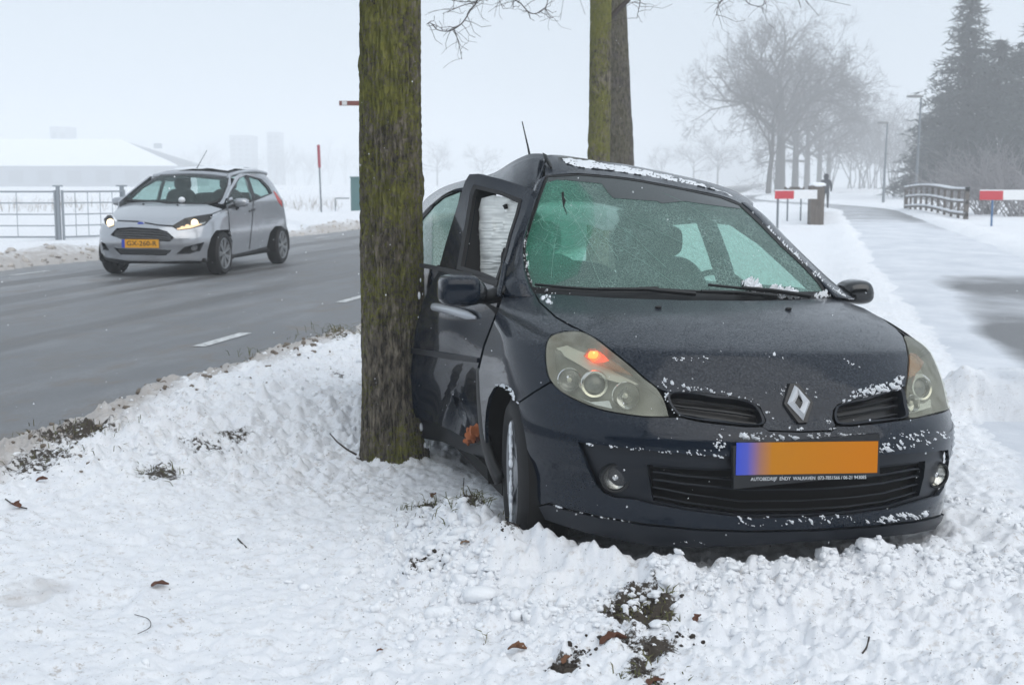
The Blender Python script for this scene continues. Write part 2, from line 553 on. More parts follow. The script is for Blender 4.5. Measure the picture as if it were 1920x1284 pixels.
SOIL = [(1195, 1108, .10, 1.25), (1160, 1112, .07, 1.1), (1225, 1112, .07, 1.1), (1232, 1160, .085, .8), (1205, 1200, .07, .75), (1055, 1185, .05, 1.1), (1085, 1170, .04, .6), (1170, 1150, .10, .62), (1225, 1250, .05, .5), (1280, 1150, .05, .4),
        (800, 1050, .10, .62), (790, 1052, .05, .7), (800, 925, .09, .7), (890, 985, .09, .7), (775, 975, .05, .7), (960, 1045, .06, .5), (930, 960, .05, .6),
        (130, 850, .24, .75), (90, 890, .2, .65), (170, 845, .15, .8), (60, 910, .2, .6), (300, 905, .14, .7), (390, 845, .20, .55), (440, 820, .14, .6), (620, 640, .25, .6), (645, 665, .2, .55), (465, 690, .2, .6), (560, 660, .2, .5), (640, 725, .14, .55),
        (40, 1170, .13, .0)]
SOILW = [(ground(x, y, (.11 if 1000 < x < 1300 and y < 1230 else .065) if x > 700 else .04), r, k) for x, y, r, k in SOIL]
def car_local(X, Y):
    dx, dy = X - CX_, Y - CY_
    return -math.sin(PS_) * dx + math.cos(PS_) * dy, math.cos(PS_) * dx + math.sin(PS_) * dy
CX_, CY_, PS_ = .9935, 4.2392, .2376
def ground_z(X, Y, detail=True):
    s = X - SL * Y; p = X - P_SL * Y - path_shift(Y)
    z = .02 + 0 * X
    wob = (fbm(X * .9, Y * .9, 3, 2) - .5) * .9 + (fbm(X * 4, Y * 4, 3, 5) - .5) * .35
    e = s - R_NEAR + wob * .5                         # distance from the near road edge
    z = z + (ROADZ - .02) * (1 - smooth(e, .2, 2.4))
    z = z + .07 * np.exp(-((e - .55) / .38) ** 2) * smooth(Y, 5.5, 9.0) * (.6 + .8 * fbm(X * 1.3, Y * 1.3, 2, 7))
    road = smooth(e, .10, -.16) * smooth(s, R_FAR - .15 + wob * .4, R_FAR + .25 + wob * .4)
    # far verge with its bank of ploughed slush, then the field
    f = R_FAR - s
    z = np.where(s < R_FAR + 1, ROADZ - .02 + .16 * smooth(f + wob * .6, 0, .7) * (.5 + fbm(X * 1.1, Y * 1.1, 3, 1)) - .10 * smooth(f, 1.2, 5) - .3 * smooth(f, 6, 60), z)
    ruf = 1.0
    # the path: flat and a little lower
    pin = smooth(p, P_L - .15 + wob * .35, P_L + .25 + wob * .35) * (1 - smooth(p, P_R - .2 + wob * .3, P_R + .25 + wob * .3))
    z = z + .07 * np.exp(-((p - P_L + .35) / .35) ** 2) * fbm(X * 1.5, Y * 1.5, 3, 4) * 1.6 * smooth(Y, 6, 9)
    z = z + .10 * np.exp(-((p - P_R - .55) / .5) ** 2) * fbm(X * 1.2, Y * 1.2, 3, 8) * 1.6
    z = np.where(s > R_NEAR + .5, z * (1 - pin) + .0 * pin, z)
    # swell of the verge
    sw = (fbm(X * .55, Y * .55, 3, 6) - .55) * .10 * (1 - road) * (1 - pin)
    z = z + sw * smooth(Y, 2, 4)
    # ploughed-up snow round the wreck
    a, b = car_local(X, Y)
    ring = np.exp(-((a + .02) / .30) ** 2) * smooth(np.abs(b), 1.15, .7)
    z = z + (.045 * ring)
    z = z + .05 * np.exp(-((a - .62) / .42) ** 2 - ((b + 1.02) / .22) ** 2) + .07 * np.exp(-((a - .95) / .25) ** 2 - ((b + .98) / .15) ** 2)
    z = z + .05 * np.exp(-((a - .5) / .5) ** 2 - ((b - 1.02) / .18) ** 2)
    under = smooth(a, -.02, .12) * (1 - smooth(np.abs(b), .70, .82))
    z = z * (1 - under * .4)
    ap = a - .62 * (1 - np.clip(1 - (np.clip(np.abs(b), 0, .85) / .86) ** 2.5, 0, 1) ** .552)
    z = z + (.034 + .040 * smooth(b, -.30, -.62) + .04 * fbm(X * 7, Y * 7, 2, 4)) * np.exp(-((ap + .04) / .15) ** 2) * smooth(np.abs(b + .05), 1.15, .85)
    z = z + .045 * np.exp(-((a - .36) / .18) ** 2 - ((b + .80) / .22) ** 2) + .045 * np.exp(-((a - .8) / .3) ** 2 - ((b + .95) / .12) ** 2)
    # snow banked up at the foot of the tree
    r_ = np.hypot(X + .606, Y - 6.6); fl = np.exp(-(r_ / 1.0) ** 4); z = z * (1 - fl) + fl * (-.065 + .3 * (z - .05)); z = z + .035 * np.exp(-(r_ / .30) ** 2) * (.6 + .8 * fbm(X * 5, Y * 5, 2, 3))
    # the slab of snow by the path
    q = np.hypot((X - 3.05) / .55, (Y - 7.75) / .38); z = z + .22 * smooth(q, 1.15, .45) * (.6 + .7 * fbm(X * 3, Y * 3, 3, 9))
    if detail:
        near = np.exp(-np.clip(Y - 6, 0, None) / 7)
        trod = .35 + .65 * fbm(X * .8 + 3, Y * .8, 3, 3)                       # smoother and rougher parts
        trod = np.clip(trod * 1.1 + .35 * ring + .4 * np.exp(-((a - .5) / .6) ** 2 - ((b + 1.1) / .35) ** 2) + .35 * smooth(s, -1.0, -2.6) * smooth(Y, 5.2, 6.5), 0, 1.4)
        d1, v1 = worley(X * 11 + fbm(X * 6, Y * 6, 2, 1) * .8, Y * 11, 3)
        d2, v2 = worley(X * 24, Y * 24, 6)
        d3, v3 = worley(X * 6.5 + fbm(X * 4, Y * 4, 2, 6) * 1.2, Y * 6.5 + fbm(X * 4, Y * 4, 2, 2) * 1.2, 1)
        bank = np.clip(smooth(s, -1.2, -2.4) * smooth(Y, 5.0, 6.2), 0, 1)
        clod = np.clip(.62 - d1, 0, 1) * v1 * .080 + np.clip(.6 - d2, 0, 1) * v2 * .036 + np.clip(.60 - d3, 0, 1) * v3 * .085 * bank
        fine = (np.abs(fbm(X * 7, Y * 7, 4, 2) - .5) * -2 + .4) * .042 + (fbm(X * 30, Y * 30, 3, 5) - .5) * .020
        z = z + (clod * trod * smooth(trod, .45, .9) + fine * (.35 + .65 * trod)) * (1 - road) * (1 - .75 * pin) * (.25 + .75 * near)
        # two flat footprints at the lower left
        for fx, fy, rx, ry in ((-1.36, 4.06, .10, .17), (-.62, 3.70, .11, .16), (-.95, 3.66, .10, .13)):
            z = z - .022 * np.exp(-(np.hypot((X - fx) / rx, (Y - fy) / ry)) ** 6)
    z = np.where(road > .5, z - .10 * road, z)
    soil = np.zeros_like(X)
    for c, r, k in SOILW:
        soil = np.maximum(soil, k * np.exp(-(np.hypot(X - c.x, (Y - c.y) * .8) / r) ** 2))
    slush = np.exp(-(np.clip(e, 0, None) / (.26 + .42 * fbm(X * 1.5, Y * 1.5, 2, 2))) ** 2) * (s > R_NEAR - 3)
    slush = np.maximum(slush, np.exp(-(np.clip(f + wob * .5, 0, None) / .95) ** 2) * (s < R_FAR + 1) * (.6 + .6 * fbm(X * 2, Y * 2, 3, 6)))
    slush = np.maximum(slush, .5 * np.exp(-(np.hypot((X + 1.60) / .14, (Y - 4.10) / .20)) ** 4))
    slush = np.maximum(slush, .55 * np.exp(-(np.hypot((X - 3.15) / .5, (Y - 7.32) / .16)) ** 2))  # shade at the foot of the snow slab, painted through the slush mask
    return z, soil, np.clip(slush, 0, 1), pin
us = np.concatenate([-np.linspace(2.6, .47, 46)[:-1], np.linspace(-.47, .47, 760), np.linspace(.47, 2.6, 46)[1:]])
ys = np.concatenate([np.linspace(-3, 2.7, 14)[:-1], 2.7 * np.exp(np.linspace(0, math.log(13 / 2.7), 500)), 13 * np.exp(np.linspace(0, math.log(2500 / 13), 330))[1:]])
UU, YY = np.meshgrid(us, ys)
XX = UU * np.maximum(YY, 2.2)
ZZ, A_soil, A_slush_shade, A_path = ground_z(XX, YY)

m = mat('snow_ground', (.84, .86, .90), .7); t = NT(m); c = t.coord('Object')
at1 = t.n('Attribute', attribute_name='soil'); at2 = t.n('Attribute', attribute_name='slush'); at3 = t.n('Attribute', attribute_name='trod')
n_f = t.noise(c, 38, 6, .7); n_m = t.noise(c, 7, 5, .6); n_g = t.noise(c, 150, 4, .75)
# specks of earth thrown about
sp = t.ramp(t.noise(c, 26, 8, .8), [(.555, 0.0), (.63, 1.0)])
sp = t.math('MULTIPLY', sp, t.ramp(t.noise(c, 1.7, 3), [(.36, .15), (.60, 1.0)]))
soilm = t.ramp(t.math('ADD', at1.outputs['Fac'], t.math('MULTIPLY', t.math('SUBTRACT', n_f, .5), 1.6)), [(.46, 0.0), (.60, 1.0)])
slush_shade = t.ramp(t.math('ADD', at2.outputs['Fac'], t.math('MULTIPLY', t.math('SUBTRACT', n_m, .5), .9)), [(.30, 0.0), (.85, 1.0)])
base = t.mixc(t.ramp(n_m, [(.35, 0.0), (.7, 1.0)]), (.86, .875, .90), (.80, .82, .86))
base = t.mixc(t.math('MULTIPLY', sp, .62), base, (.34, .27, .21))
blot = t.math('MULTIPLY', t.ramp(t.noise(c, 11, 5, .7), [(.58, 0.0), (.66, 1.0)]), t.ramp(n_f, [(.42, 0.0), (.56, 1.0)]))
base = t.mixc(t.math('MULTIPLY', blot, .38), base, (.36, .30, .24))
pep = t.ramp(t.noise(c, 62, 3, .8), [(.645, 0.0), (.68, 1.0)])
base = t.mixc(t.math('MULTIPLY', pep, .8), base, (.07, .055, .045))
base = t.mixc(t.math('MULTIPLY', slush_shade, .68), base, t.mixc(n_f, (.42, .36, .30), (.17, .14, .115)))
icy = t.ramp(t.math('ADD', at3.outputs['Fac'], t.math('MULTIPLY', t.math('SUBTRACT', t.noise(t.coord('Object', (1.0, .25, 1)), 1.1, 5, .65), .5), .0)), [(.3, 0.0), (.9, 1.0)])
base = t.mixc(t.math('MULTIPLY', icy, .55), base, (.60, .63, .68))
base = t.mixc(soilm, base, t.mixc(n_g, (.012, .010, .008), (.085, .065, .045)))
t.set('Base Color', base)
t.set('Roughness', t.math('SUBTRACT', .78, t.math('MULTIPLY', icy, .30)))
hh_ = t.math('ADD', t.math('MULTIPLY', n_f, .5), t.math('ADD', t.math('MULTIPLY', n_g, .30), t.math('MULTIPLY', soilm, .2)))
t.bump(hh_, .55, .022)
t.b.inputs['Subsurface Weight'].default_value = 0.0
M['snow_ground'] = m
gnd = fast_grid('snow_ground', XX, YY, ZZ, m, {'soil': A_soil, 'slush': A_slush_shade, 'trod': A_path})

# road sheet, in its own frame: y along the road
m = mat('wet_winter_asphalt', (.08, .08, .085), .45); t = NT(m)
co = t.n('TexCoord').outputs['Object']; sp_ = t.n('SeparateXYZ'); t.l(co, sp_.inputs[0]); xr = sp_.outputs[0]
def stretch(sx, sy):
    mp = t.n('Mapping'); mp.inputs['Scale'].default_value = (sx, sy, 1); t.l(co, mp.inputs[0]); return mp.outputs[0]
wobx = t.math('ADD', xr, t.math('MULTIPLY', t.math('SUBTRACT', t.noise(stretch(.3, .12), 1, 3), .5), .8))
def track(x0, w_):
    d = t.math('DIVIDE', t.math('ABSOLUTE', t.math('SUBTRACT', wobx, x0)), w_)
    return t.math('MAXIMUM', t.math('SUBTRACT', 1.0, t.math('MULTIPLY', d, d)), 0.0)
tr = t.math('MAXIMUM', t.math('MAXIMUM', track(-5.95, .20), track(-7.35, .16)), t.math('MAXIMUM', track(-8.15, .30), track(-9.55, .30)))
gr = t.noise(co, 120, 3, .7); st = t.noise(stretch(1.6, .30), 1.7, 8, .72); st2 = t.noise(stretch(1.0, .5), 3.6, 7, .74)
film = t.ramp(t.math('ADD', t.math('MULTIPLY_ADD', t.noise(co, 26, 5, .8), .5, t.math('SUBTRACT', st, .25)), t.math('MULTIPLY', xr, -.018)), [(.42, .06), (.80, .72)])
farl = t.ramp(t.math('MULTIPLY', xr, -.1), [(.70, 0.0), (1.02, .62)])
film = t.math('MINIMUM', t.math('ADD', film, t.math('MULTIPLY', farl, t.ramp(st2, [(.35, .2), (.6, 1.0)]))), 1.0)
film = t.math('MULTIPLY', film, t.math('SUBTRACT', 1.0, t.math('MULTIPLY', tr, .85)))
asp = t.mixc(t.ramp(gr, [(.3, 0.0), (.7, 1.0)]), (.042, .044, .048), (.135, .138, .144))
film = t.math('MULTIPLY', film, t.math('MULTIPLY_ADD', t.ramp(gr, [(.35, 0.0), (.65, 1.0)]), .9, .45))
col = t.mixc(t.math('MINIMUM', film, 1.0), asp, (.31, .32, .335))
brown = t.ramp(st2, [(.56, 0.0), (.70, 1.0)])
near_e = t.ramp(t.math('ADD', t.math('MULTIPLY', xr, .25), t.math('MULTIPLY', t.math('SUBTRACT', st2, .5), .6)), [(-1.0, 0.0), (-.9, 0.0)]) if False else None
bm = t.math('MULTIPLY', brown, t.math('MAXIMUM', t.math('MULTIPLY', farl, 1.2), t.ramp(t.math('ADD', xr, 5.0), [(.15, .05), (.9, 1.0)])))
col = t.mixc(t.math('MINIMUM', t.math('MULTIPLY', bm, .9), 1.0), col, (.17, .135, .10))
col = t.mixc(t.math('MULTIPLY', t.ramp(st2, [(.48, 0.0), (.62, 1.0)]), .30), col, (.14, .115, .09))
col = t.mixc(t.math('MULTIPLY', tr, .45), col, (.075, .068, .062))
t.set('Base Color', col)
t.set('Roughness', t.ramp(t.math('ADD', film, t.math('MULTIPLY', gr, .3)), [(.0, .34), (.8, .75)]))
t.bump(t.math('ADD', t.math('MULTIPLY', gr, .6), t.math('MULTIPLY', st2, .8)), .4, .012)
M['road'] = m
def road_pt(s, y): return (s + SL * y, y)
RA = math.atan(SL)
rn, rk = 220, 40
sv = np.linspace(R_FAR - .6, R_NEAR + .6, rk); yv = np.concatenate([np.linspace(-6, 30, 120), 30 * np.exp(np.linspace(0, math.log(40), 101))[1:]])
road_o = bpy.data.objects.new('road', None)
S_, Y_ = np.meshgrid(sv, yv)
# local frame: x = s * cos, shear removed by storing s in x and distance in y
me_x = S_; me_y = Y_
rz = ROADZ - .004 + .03 * np.sin((S_ - R_FAR) / (R_NEAR - R_FAR) * math.pi)
rd = fast_grid('road', S_ * math.cos(RA), Y_ / math.cos(RA) + S_ * math.sin(RA), rz - .03, M['road'])
bpy.data.objects.remove(road_o)
rd.rotation_euler = (0, 0, -RA)
# edge line dashes, worn paint
m = mat('worn_line_paint', (.62, .63, .62), .6); t = NT(m)
t.set('Base Color', t.mixc(t.ramp(t.noise(t.coord('Object'), 18, 6, .7), [(.42, 0.0), (.62, .75)]), (.68, .69, .69), (.22, .22, .22))); M['line'] = m
def dash(s, y0, ln, w_=.11):
    V = []
    for yy, ss in ((y0, -w_ / 2), (y0, w_ / 2), (y0 + ln, w_ / 2), (y0 + ln, -w_ / 2)):
        q = s + ss; zz = ROADZ - .034 + .03 * math.sin((q - R_FAR) / (R_NEAR - R_FAR) * math.pi) + .005
        x, y = road_pt(q, yy); Vw = Vector((x, y, zz)); V.append(Matrix.Rotation(RA, 3, 'Z') @ Vw)
    o = mesh('line_dash', V, [(0, 1, 2, 3)], M['line'], None, smooth=False); o.parent = rd; return o
for k in range(9): dash(-4.57 - .13 * max(0, k - 2), 10.15 - 3.75 * 2 + 3.75 * k, .92)
for k in range(8): dash(-10.7, 6 + 4.0 * k, .92)
# cycle path: wet asphalt showing through the packed snow
m = mat('icy_path', (.5, .52, .55), .5); t = NT(m); co = t.coord('Object'); sp_ = t.n('SeparateXYZ'); t.l(co, sp_.inputs[0])
mp = t.n('Mapping'); mp.inputs['Scale'].default_value = (1.0, .7, 1); t.l(co, mp.inputs[0])
big = t.noise(mp.outputs[0], .75, 6, .6); fn_ = t.noise(co, 90, 3, .7)
atw = t.n('Attribute', attribute_name='wet')
wet = t.ramp(t.math('ADD', atw.outputs['Fac'], t.math('MULTIPLY', t.math('SUBTRACT', big, .5), 1.1)), [(.25, 0.0), (.80, 1.0)])
snowc = t.mixc(t.ramp(t.noise(mp.outputs[0], 1.1, 7, .7), [(.35, 0.0), (.65, 1.0)]), (.58, .61, .66), (.76, .78, .82))
t.set('Base Color', t.mixc(wet, snowc, t.mixc(fn_, (.055, .055, .058), (.15, .15, .155))))
t.set('Roughness', t.ramp(wet, [(0, .62), (1, .34)]))
t.bump(t.math('ADD', fn_, t.math('MULTIPLY', t.noise(co, 14, 4), .8)), .3, .012)
M['path'] = m
pv = np.linspace(P_L - .2, P_R + .2, 30); yv = np.concatenate([np.linspace(3, 30, 110), 30 * np.exp(np.linspace(0, math.log(6), 90))[1:]])
S_, Y_ = np.meshgrid(pv, yv); X_ = S_ + P_SL * Y_ + path_shift(Y_)
fr_ = (S_ - P_L) / (P_R - P_L)
wetv = 1.15 * np.exp(-((Y_ - 11.2) / 2.4) ** 2) * smooth(fr_, .12, .30) + .9 * np.exp(-((Y_ - 16.8) / 2.2) ** 2) * smooth(fr_, .12, .38) + .7 * np.exp(-((Y_ - 8.0) / .5) ** 2) + .55 * smooth(Y_, 36, 52) + .3 * smooth(fr_, .6, .95) * smooth(Y_, 26, 38)
fast_grid('path', X_, Y_, .012 + 0 * X_ + .012 * np.sin(np.clip(fr_, 0, 1) * math.pi), M['path'], {'wet': wetv})
# ================================================================== the wrecked dark hatchback
CX, CY, PSI, PIT, ROL = .9935, 4.2392, .2376, .0428, -.0382
def cw(a, b, z):
    """car frame (metres behind the bumper, to the picture's right, up) -> world"""
    return Vector((CX - math.sin(PSI) * a + math.cos(PSI) * b, CY + math.cos(PSI) * a + math.sin(PSI) * b,
                   z - a * math.sin(PIT) + b * math.sin(ROL)))
def cdepth(a, b): return CY + math.cos(PSI) * a + math.sin(PSI) * b
def atc(px, py, a, b): return at(px, py, cdepth(a, b))
PROF = [(.34, .10), (.20, .118), (.085, .135), (.050, .17), (.042, .22), (.04, .26), (.045, .33), (.03, .385), (.008, .425), (.0, .47), (.005, .53), (.025, .575),
        (.05, .61), (.072, .655), (.10, .70), (.145, .755), (.185, .800), (.197, .813), (.206, .8205), (.225, .8285), (.36, .873), (.5, .909), (.75, .955), (1.0, .992), (1.16, 1.008)]
pa = pchip([p[1] for p in PROF], [p[0] for p in PROF])
def front_surface(ns=190, nt_=110):
    zs = np.concatenate([np.linspace(.10, .84, 110), .84 + (1.008 - .84) * np.linspace(0, 1, ns - 110 + 1)[1:] ** 1.0])
    u = np.linspace(0, 1, nt_); xb = np.sin(u * math.pi / 2)
    ab = .62 * (1 - np.clip(1 - xb ** 2.5, 0, 1) ** .552); bb = .872 * xb
    side = np.linspace(0, .95, 50)[1:]
    ab = np.concatenate([ab, .62 + side]); bb = np.concatenate([bb, .872 + 0 * side])
    A = np.concatenate([ab[::-1], ab[1:]]); B = np.concatenate([-bb[::-1], bb[1:]])
    a = pa(zs)[:, None] + A[None]; b = np.repeat(B[None], len(zs), 0); z = np.repeat(zs[:, None], len(A), 1)
    wz = np.interp(zs, [.10, .2, .3, .5, .75, .9, 1.0], [.965, .99, 1.0, 1.003, 1.0, .985, .96])[:, None]
    b = b * wz
    P = np.stack([CX - math.sin(PSI) * a + math.cos(PSI) * b, CY + math.cos(PSI) * a + math.sin(PSI) * b, z - a * math.sin(PIT) + b * math.sin(ROL)], 2)
    return P
FS = Surf(front_surface())
mid = FS.P.shape[0] // 2, FS.P.shape[1] // 2
if FS.N.reshape(FS.P.shape)[mid][1] > 0: FS.flip()

car = thing('crashed_car', 'wrecked dark blue hatchback with cracked windscreen resting against the mossy tree', 'car', cw(2.0, 0, 0.0))

hlL = [(1089, 622.5), (1118, 637), (1149, 661), (1180, 686), (1208, 711), (1231, 729), (1245, 752), (1252, 776), (1250, 780), (1211, 779.5), (1172, 775), (1133, 768),
       (1102, 758), (1071, 744), (1050, 731), (1034, 714), (1027, 696), (1024, 668), (1026, 645), (1035, 630), (1058, 623)]
hlR = [(1695, 631), (1708, 632), (1731, 646), (1750, 667), (1765, 696), (1776, 727), (1783, 757), (1780, 766), (1768, 770), (1742, 776), (1707, 783), (1703, 766),
       (1699, 735), (1703, 704), (1705, 672), (1700, 645)]
noL = [(1255, 737), (1289, 735), (1328, 739), (1367, 744), (1402, 752), (1422, 764), (1433, 787), (1427, 796), (1398, 797), (1348, 792), (1309, 787), (1276, 779), (1262, 766), (1253, 750)]
noR = [(1571, 760), (1595, 752), (1634, 742), (1672, 732), (1692, 729), (1699, 758), (1701, 781), (1672, 787), (1633, 792), (1594, 796), (1571, 794), (1564, 783), (1565, 769)]
bez = [(1083, 828), (1172, 840), (1289, 851), (1367, 855), (1510, 856), (1645, 853), (1725, 849), (1778, 843), (1780, 863), (1776, 891), (1770, 914), (1760, 929), (1742, 934), (1672, 954), (1595, 965),
       (1517, 970), (1400, 972), (1367, 967), (1289, 957), (1223, 945), (1188, 936), (1153, 933), (1133, 925), (1117, 909), (1102, 879), (1091, 851)]
gril = [(1211, 876), (1289, 882), (1400, 885), (1520, 885), (1645, 880), (1745, 868), (1742, 900), (1734, 930), (1672, 949), (1595, 960), (1517, 965), (1400, 967), (1289, 952), (1223, 940), (1215, 905)]
hood = ([(1013, 566), (1004, 550), (1055, 553), (1150, 559), (1280, 563), (1400, 564), (1500, 562), (1565, 558)] + [(1588, 566), (1620, 578), (1655, 598), (1680, 617), (1692, 630), (1698, 647), (1702, 672), (1700, 704), (1697, 724)]
        + [(1672, 730), (1634, 740), (1595, 750), (1571, 757), (1562, 768), (1560, 784), (1566, 797), (1560, 806), (1500, 808), (1440, 806), (1430, 799), (1437, 788), (1426, 763), (1404, 750), (1367, 742), (1328, 737), (1289, 733), (1252, 735)]
        + [(1234, 727), (1211, 709), (1183, 684), (1152, 659), (1121, 635), (1093, 620), (1075, 611), (1044, 594)])
bump_out = ([(1033, 718), (1051, 734), (1071, 747), (1102, 761), (1133, 771), (1172, 778), (1211, 783), (1252, 783), (1276, 783), (1309, 791), (1348, 796), (1398, 801), (1432, 801), (1442, 809), (1500, 811), (1560, 809), (1569, 799), (1594, 800), (1633, 796), (1672, 791), (1704, 787)]
            + [(1742, 780), (1770, 773), (1786, 764), (1793, 776), (1797, 795), (1799, 828), (1791, 866), (1784, 920), (1779, 945), (1774, 962)]
            + [(1711, 976), (1634, 985), (1517, 992), (1400, 994), (1300, 990), (1210, 981), (1120, 966), (1060, 952), (1030, 942), (1012, 946), (1003, 914), (993, 871), (984, 812), (975, 772), (972, 757), (1000, 738)])
lip_o = [(1013, 949), (1030, 945), (1060, 955), (1120, 969), (1210, 984), (1300, 993), (1400, 997), (1517, 995), (1634, 988), (1711, 979), (1775, 965), (1773, 984), (1711, 998), (1634, 1006), (1517, 1013), (1400, 1021), (1300, 1023), (1230, 1021),
         (1172, 1012), (1100, 996), (1060, 984), (1025, 972)]
fenL = [(1001, 549), (1010, 567), (1041, 596), (1072, 614), (1088, 620), (1057, 620), (1033, 627), (1023, 643), (1021, 668), (1024, 698), (1031, 715), (998, 735), (971, 754), (966, 738), (958, 727), (947, 722), (935, 722), (926, 727), (916, 745), (911, 770), (909, 800), (910, 830), (906, 812), (900, 745), (898, 697),
        (909, 650), (930, 594), (944, 553), (952, 538), (975, 524), (988, 530)]
hlL = [tuple(p) for p in crom(hlL, 4, closed=True)]; hlR = [tuple(p) for p in crom(hlR, 4, closed=True)]; noL = [tuple(p) for p in crom(noL, 4, closed=True)]; noR = [tuple(p) for p in crom(noR, 4, closed=True)]
FS.panel('hood', hood, M['paint'], car, step=6)
FS.panel('bumper', bump_out, M['paint'], car, step=6, holes=[bez])
FS.panel('front_lip', lip_o, M['trim'], car, step=6, off=.008, lip=.03)
FS.panel('fender', fenL, M['paint'], car, step=6)
FS.panel('lower_bumper_bezel', bez, M['trim'], car, step=6, holes=[gril], off=-.022, lip=.03)

# black carrier behind the gaps: the same surface four centimetres in
def shell():
    P = FS.P[::4, ::4]; N = FS.N.reshape(FS.P.shape)[::4, ::4]
    n0 = P.shape[1]; Q = P - N * .075
    Q = Q[:, 16:-24]
    return MB().grid([[tuple(q) for q in r] for r in Q])
shell().build('inner_carrier', M['void'], car)

# ---- headlights
def headlight(poly, sgn, proj, bowl, ind, white, lit):
    lens = FS.panel('headlight', poly, M['lens'], car, step=5, off=.002, lip=.0)
    V, F, N = FS.lift(poly, 7, (), -.060, 0)
    hs = mesh('housing', V, F, M['housing'], lens)
    # side walls of the housing
    bnd = resample(poly, 6); A = [FS.hit(*p) for p in bnd]
    mb = MB(); n = len(bnd)
    rows = [[tuple(h[0] + h[1] * d) for h in A] + [tuple(A[0][0] + A[0][1] * d)] for d in (-.002, -.064)]
    mb.grid(rows); mb.build('housing_wall', M['housing'], lens)
    c, n_ = FS.hit(*proj); n_ = (n_ * .4 + np.array([math.sin(PSI), -math.cos(PSI), 0]) * .8); n_ /= np.linalg.norm(n_)
    c = Vector(c) - Vector(n_) * .040
    MB().lathe([(-.02, .050), (.012, .050), (.018, .046), (.016, .038), (-.01, .036)], c, n_, 40).build('projector_ring', M['refl'], lens)
    MB().lathe([(.016, 0), (.0145, .012), (.010, .024), (-.002, .035)], c, n_, 32).build('projector_lens', mat_bulbglass, lens)
    for (bx_, by_, br_) in white:
        c2, n2 = FS.hit(bx_, by_); n2 = Vector(n2) * .4 + Vector((math.sin(PSI), -math.cos(PSI), 0)) * .8
        MB().lathe([(-.045, 0), (-.042, .25 * br_), (-.030, .6 * br_), (-.012, .88 * br_), (0, br_), (-.004, br_ * 1.06)], Vector(c2) - n2 * .022, n2, 32).build('reflector_bowl', M['chrome'], lens)
        MB().lathe([(-.03, 0), (-.028, .008), (-.012, .009), (-.008, 0)], Vector(c2) - n2 * .022, n2, 12).build('bulb', M['lampwhite'], lens)
    for nm, poly2, mt, dp in bowl:
        V, F, N = FS.lift(poly2, 6, (), dp, .012)
        mesh(nm, V, F, mt, lens, normals=N)
    ip = FS.lift(ind, 5, (), -.012, .010)
    il = mesh('indicator', ip[0], ip[1], M['lens_orange'] if lit else M['lens_orange'], lens, normals=ip[2])
    return lens
mat_bulbglass = mat('projector_glass', (.10, .11, .12), .04, 0, Coat_Weight=1.0)
hl = headlight(hlL, -1, (1116, 720), [
    ('reflector', [(1038, 640), (1060, 634), (1090, 648), (1150, 690), (1195, 712), (1180, 716), (1120, 700), (1080, 676), (1050, 660)], M['lampwhite'] if 'lampwhite' in M else M['refl'], -.030),
    ('reflector', [(1074, 741), (1100, 750), (1136, 746), (1142, 762), (1110, 756)], M['chrome'], -.035),
], [(1092, 664), (1102, 649), (1116, 648), (1134, 664), (1186, 700), (1150, 690), (1112, 676)], ((1068, 712, .040), (1176, 742, .046)), True)
c, n_ = FS.hit(1112, 662)
V_, F_, N_ = FS.lift([(1093, 663), (1103, 650), (1116, 649), (1130, 660), (1140, 670), (1128, 674), (1110, 671)], 4, (), -.022, 0); mesh('lit_reflector', V_, F_, M['amber_glow'], hl)
MB().lathe([(-.026, .0), (-.022, .012), (0, .020), (.022, .012), (.026, 0)], Vector(c) - Vector(n_) * .022, Vector((1, .2, -.4)), 16).build('indicator_bulb', M['bulb_orange'], hl)
MB().lathe([(-.008, .0), (-.006, .004), (.006, .004), (.008, 0)], Vector(c) - Vector(n_) * .007, Vector((.2, .2, 1)), 12).build('indicator_filament', M['bulb_core'], hl)
hr = headlight(hlR, 1, (1737, 726), [
    ('reflector', [(1706, 742), (1722, 752), (1752, 750), (1764, 742), (1766, 758), (1738, 766), (1710, 770)], M['refl'], -.04),
], [(1711, 656), (1722, 660), (1738, 676), (1730, 690), (1711, 706)], ((1722, 756, .030),), False)

# ---- upper grille slots
for poly, rows in ((noL, 3), (noR, 3)):
    g = FS.panel('upper_grille', poly, M['grille'], car, step=7, off=-.045, lip=0)
    bnd = resample(poly, 6); A = [FS.hit(*p) for p in bnd]
    R = [[tuple(h[0] + h[1] * d) for h in A] + [tuple(A[0][0] + A[0][1] * d)] for d in (.004, .004, -.05)]
    # rounded surround
    cen = np.mean(bnd, 0)
    inn = [FS.hit(*(p + (cen - p) / np.linalg.norm(cen - p) * 5)) for p in bnd]
    R[1] = [tuple(h[0] + h[1] * .002) for h in inn]; R[1].append(R[1][0])
    R[2] = [tuple(h[0] - h[1] * .05) for h in inn]; R[2].append(R[2][0])
    MB().grid(R).build('grille_surround', M['trim'], g)
    xs0, xs1 = bnd[:, 0].min() + 12, bnd[:, 0].max() - 12
    yc = bnd[:, 1].mean(); 
    for k in range(rows):
        fy = (k + .9) / (rows + .6)
        pts = []
        for x in np.linspace(xs0, xs1, 14):
            col = bnd[np.abs(bnd[:, 0] - x) < 9]
            if len(col) < 2: continue
            y = col[:, 1].min() + (col[:, 1].max() - col[:, 1].min()) * fy
            h, n_ = FS.hit(x, y); pts.append(Vector(h) - Vector(n_) * .022)
        if len(pts) > 2: MB().tube(pts, .005, 6).build('grille_bar', M['grille'], g)

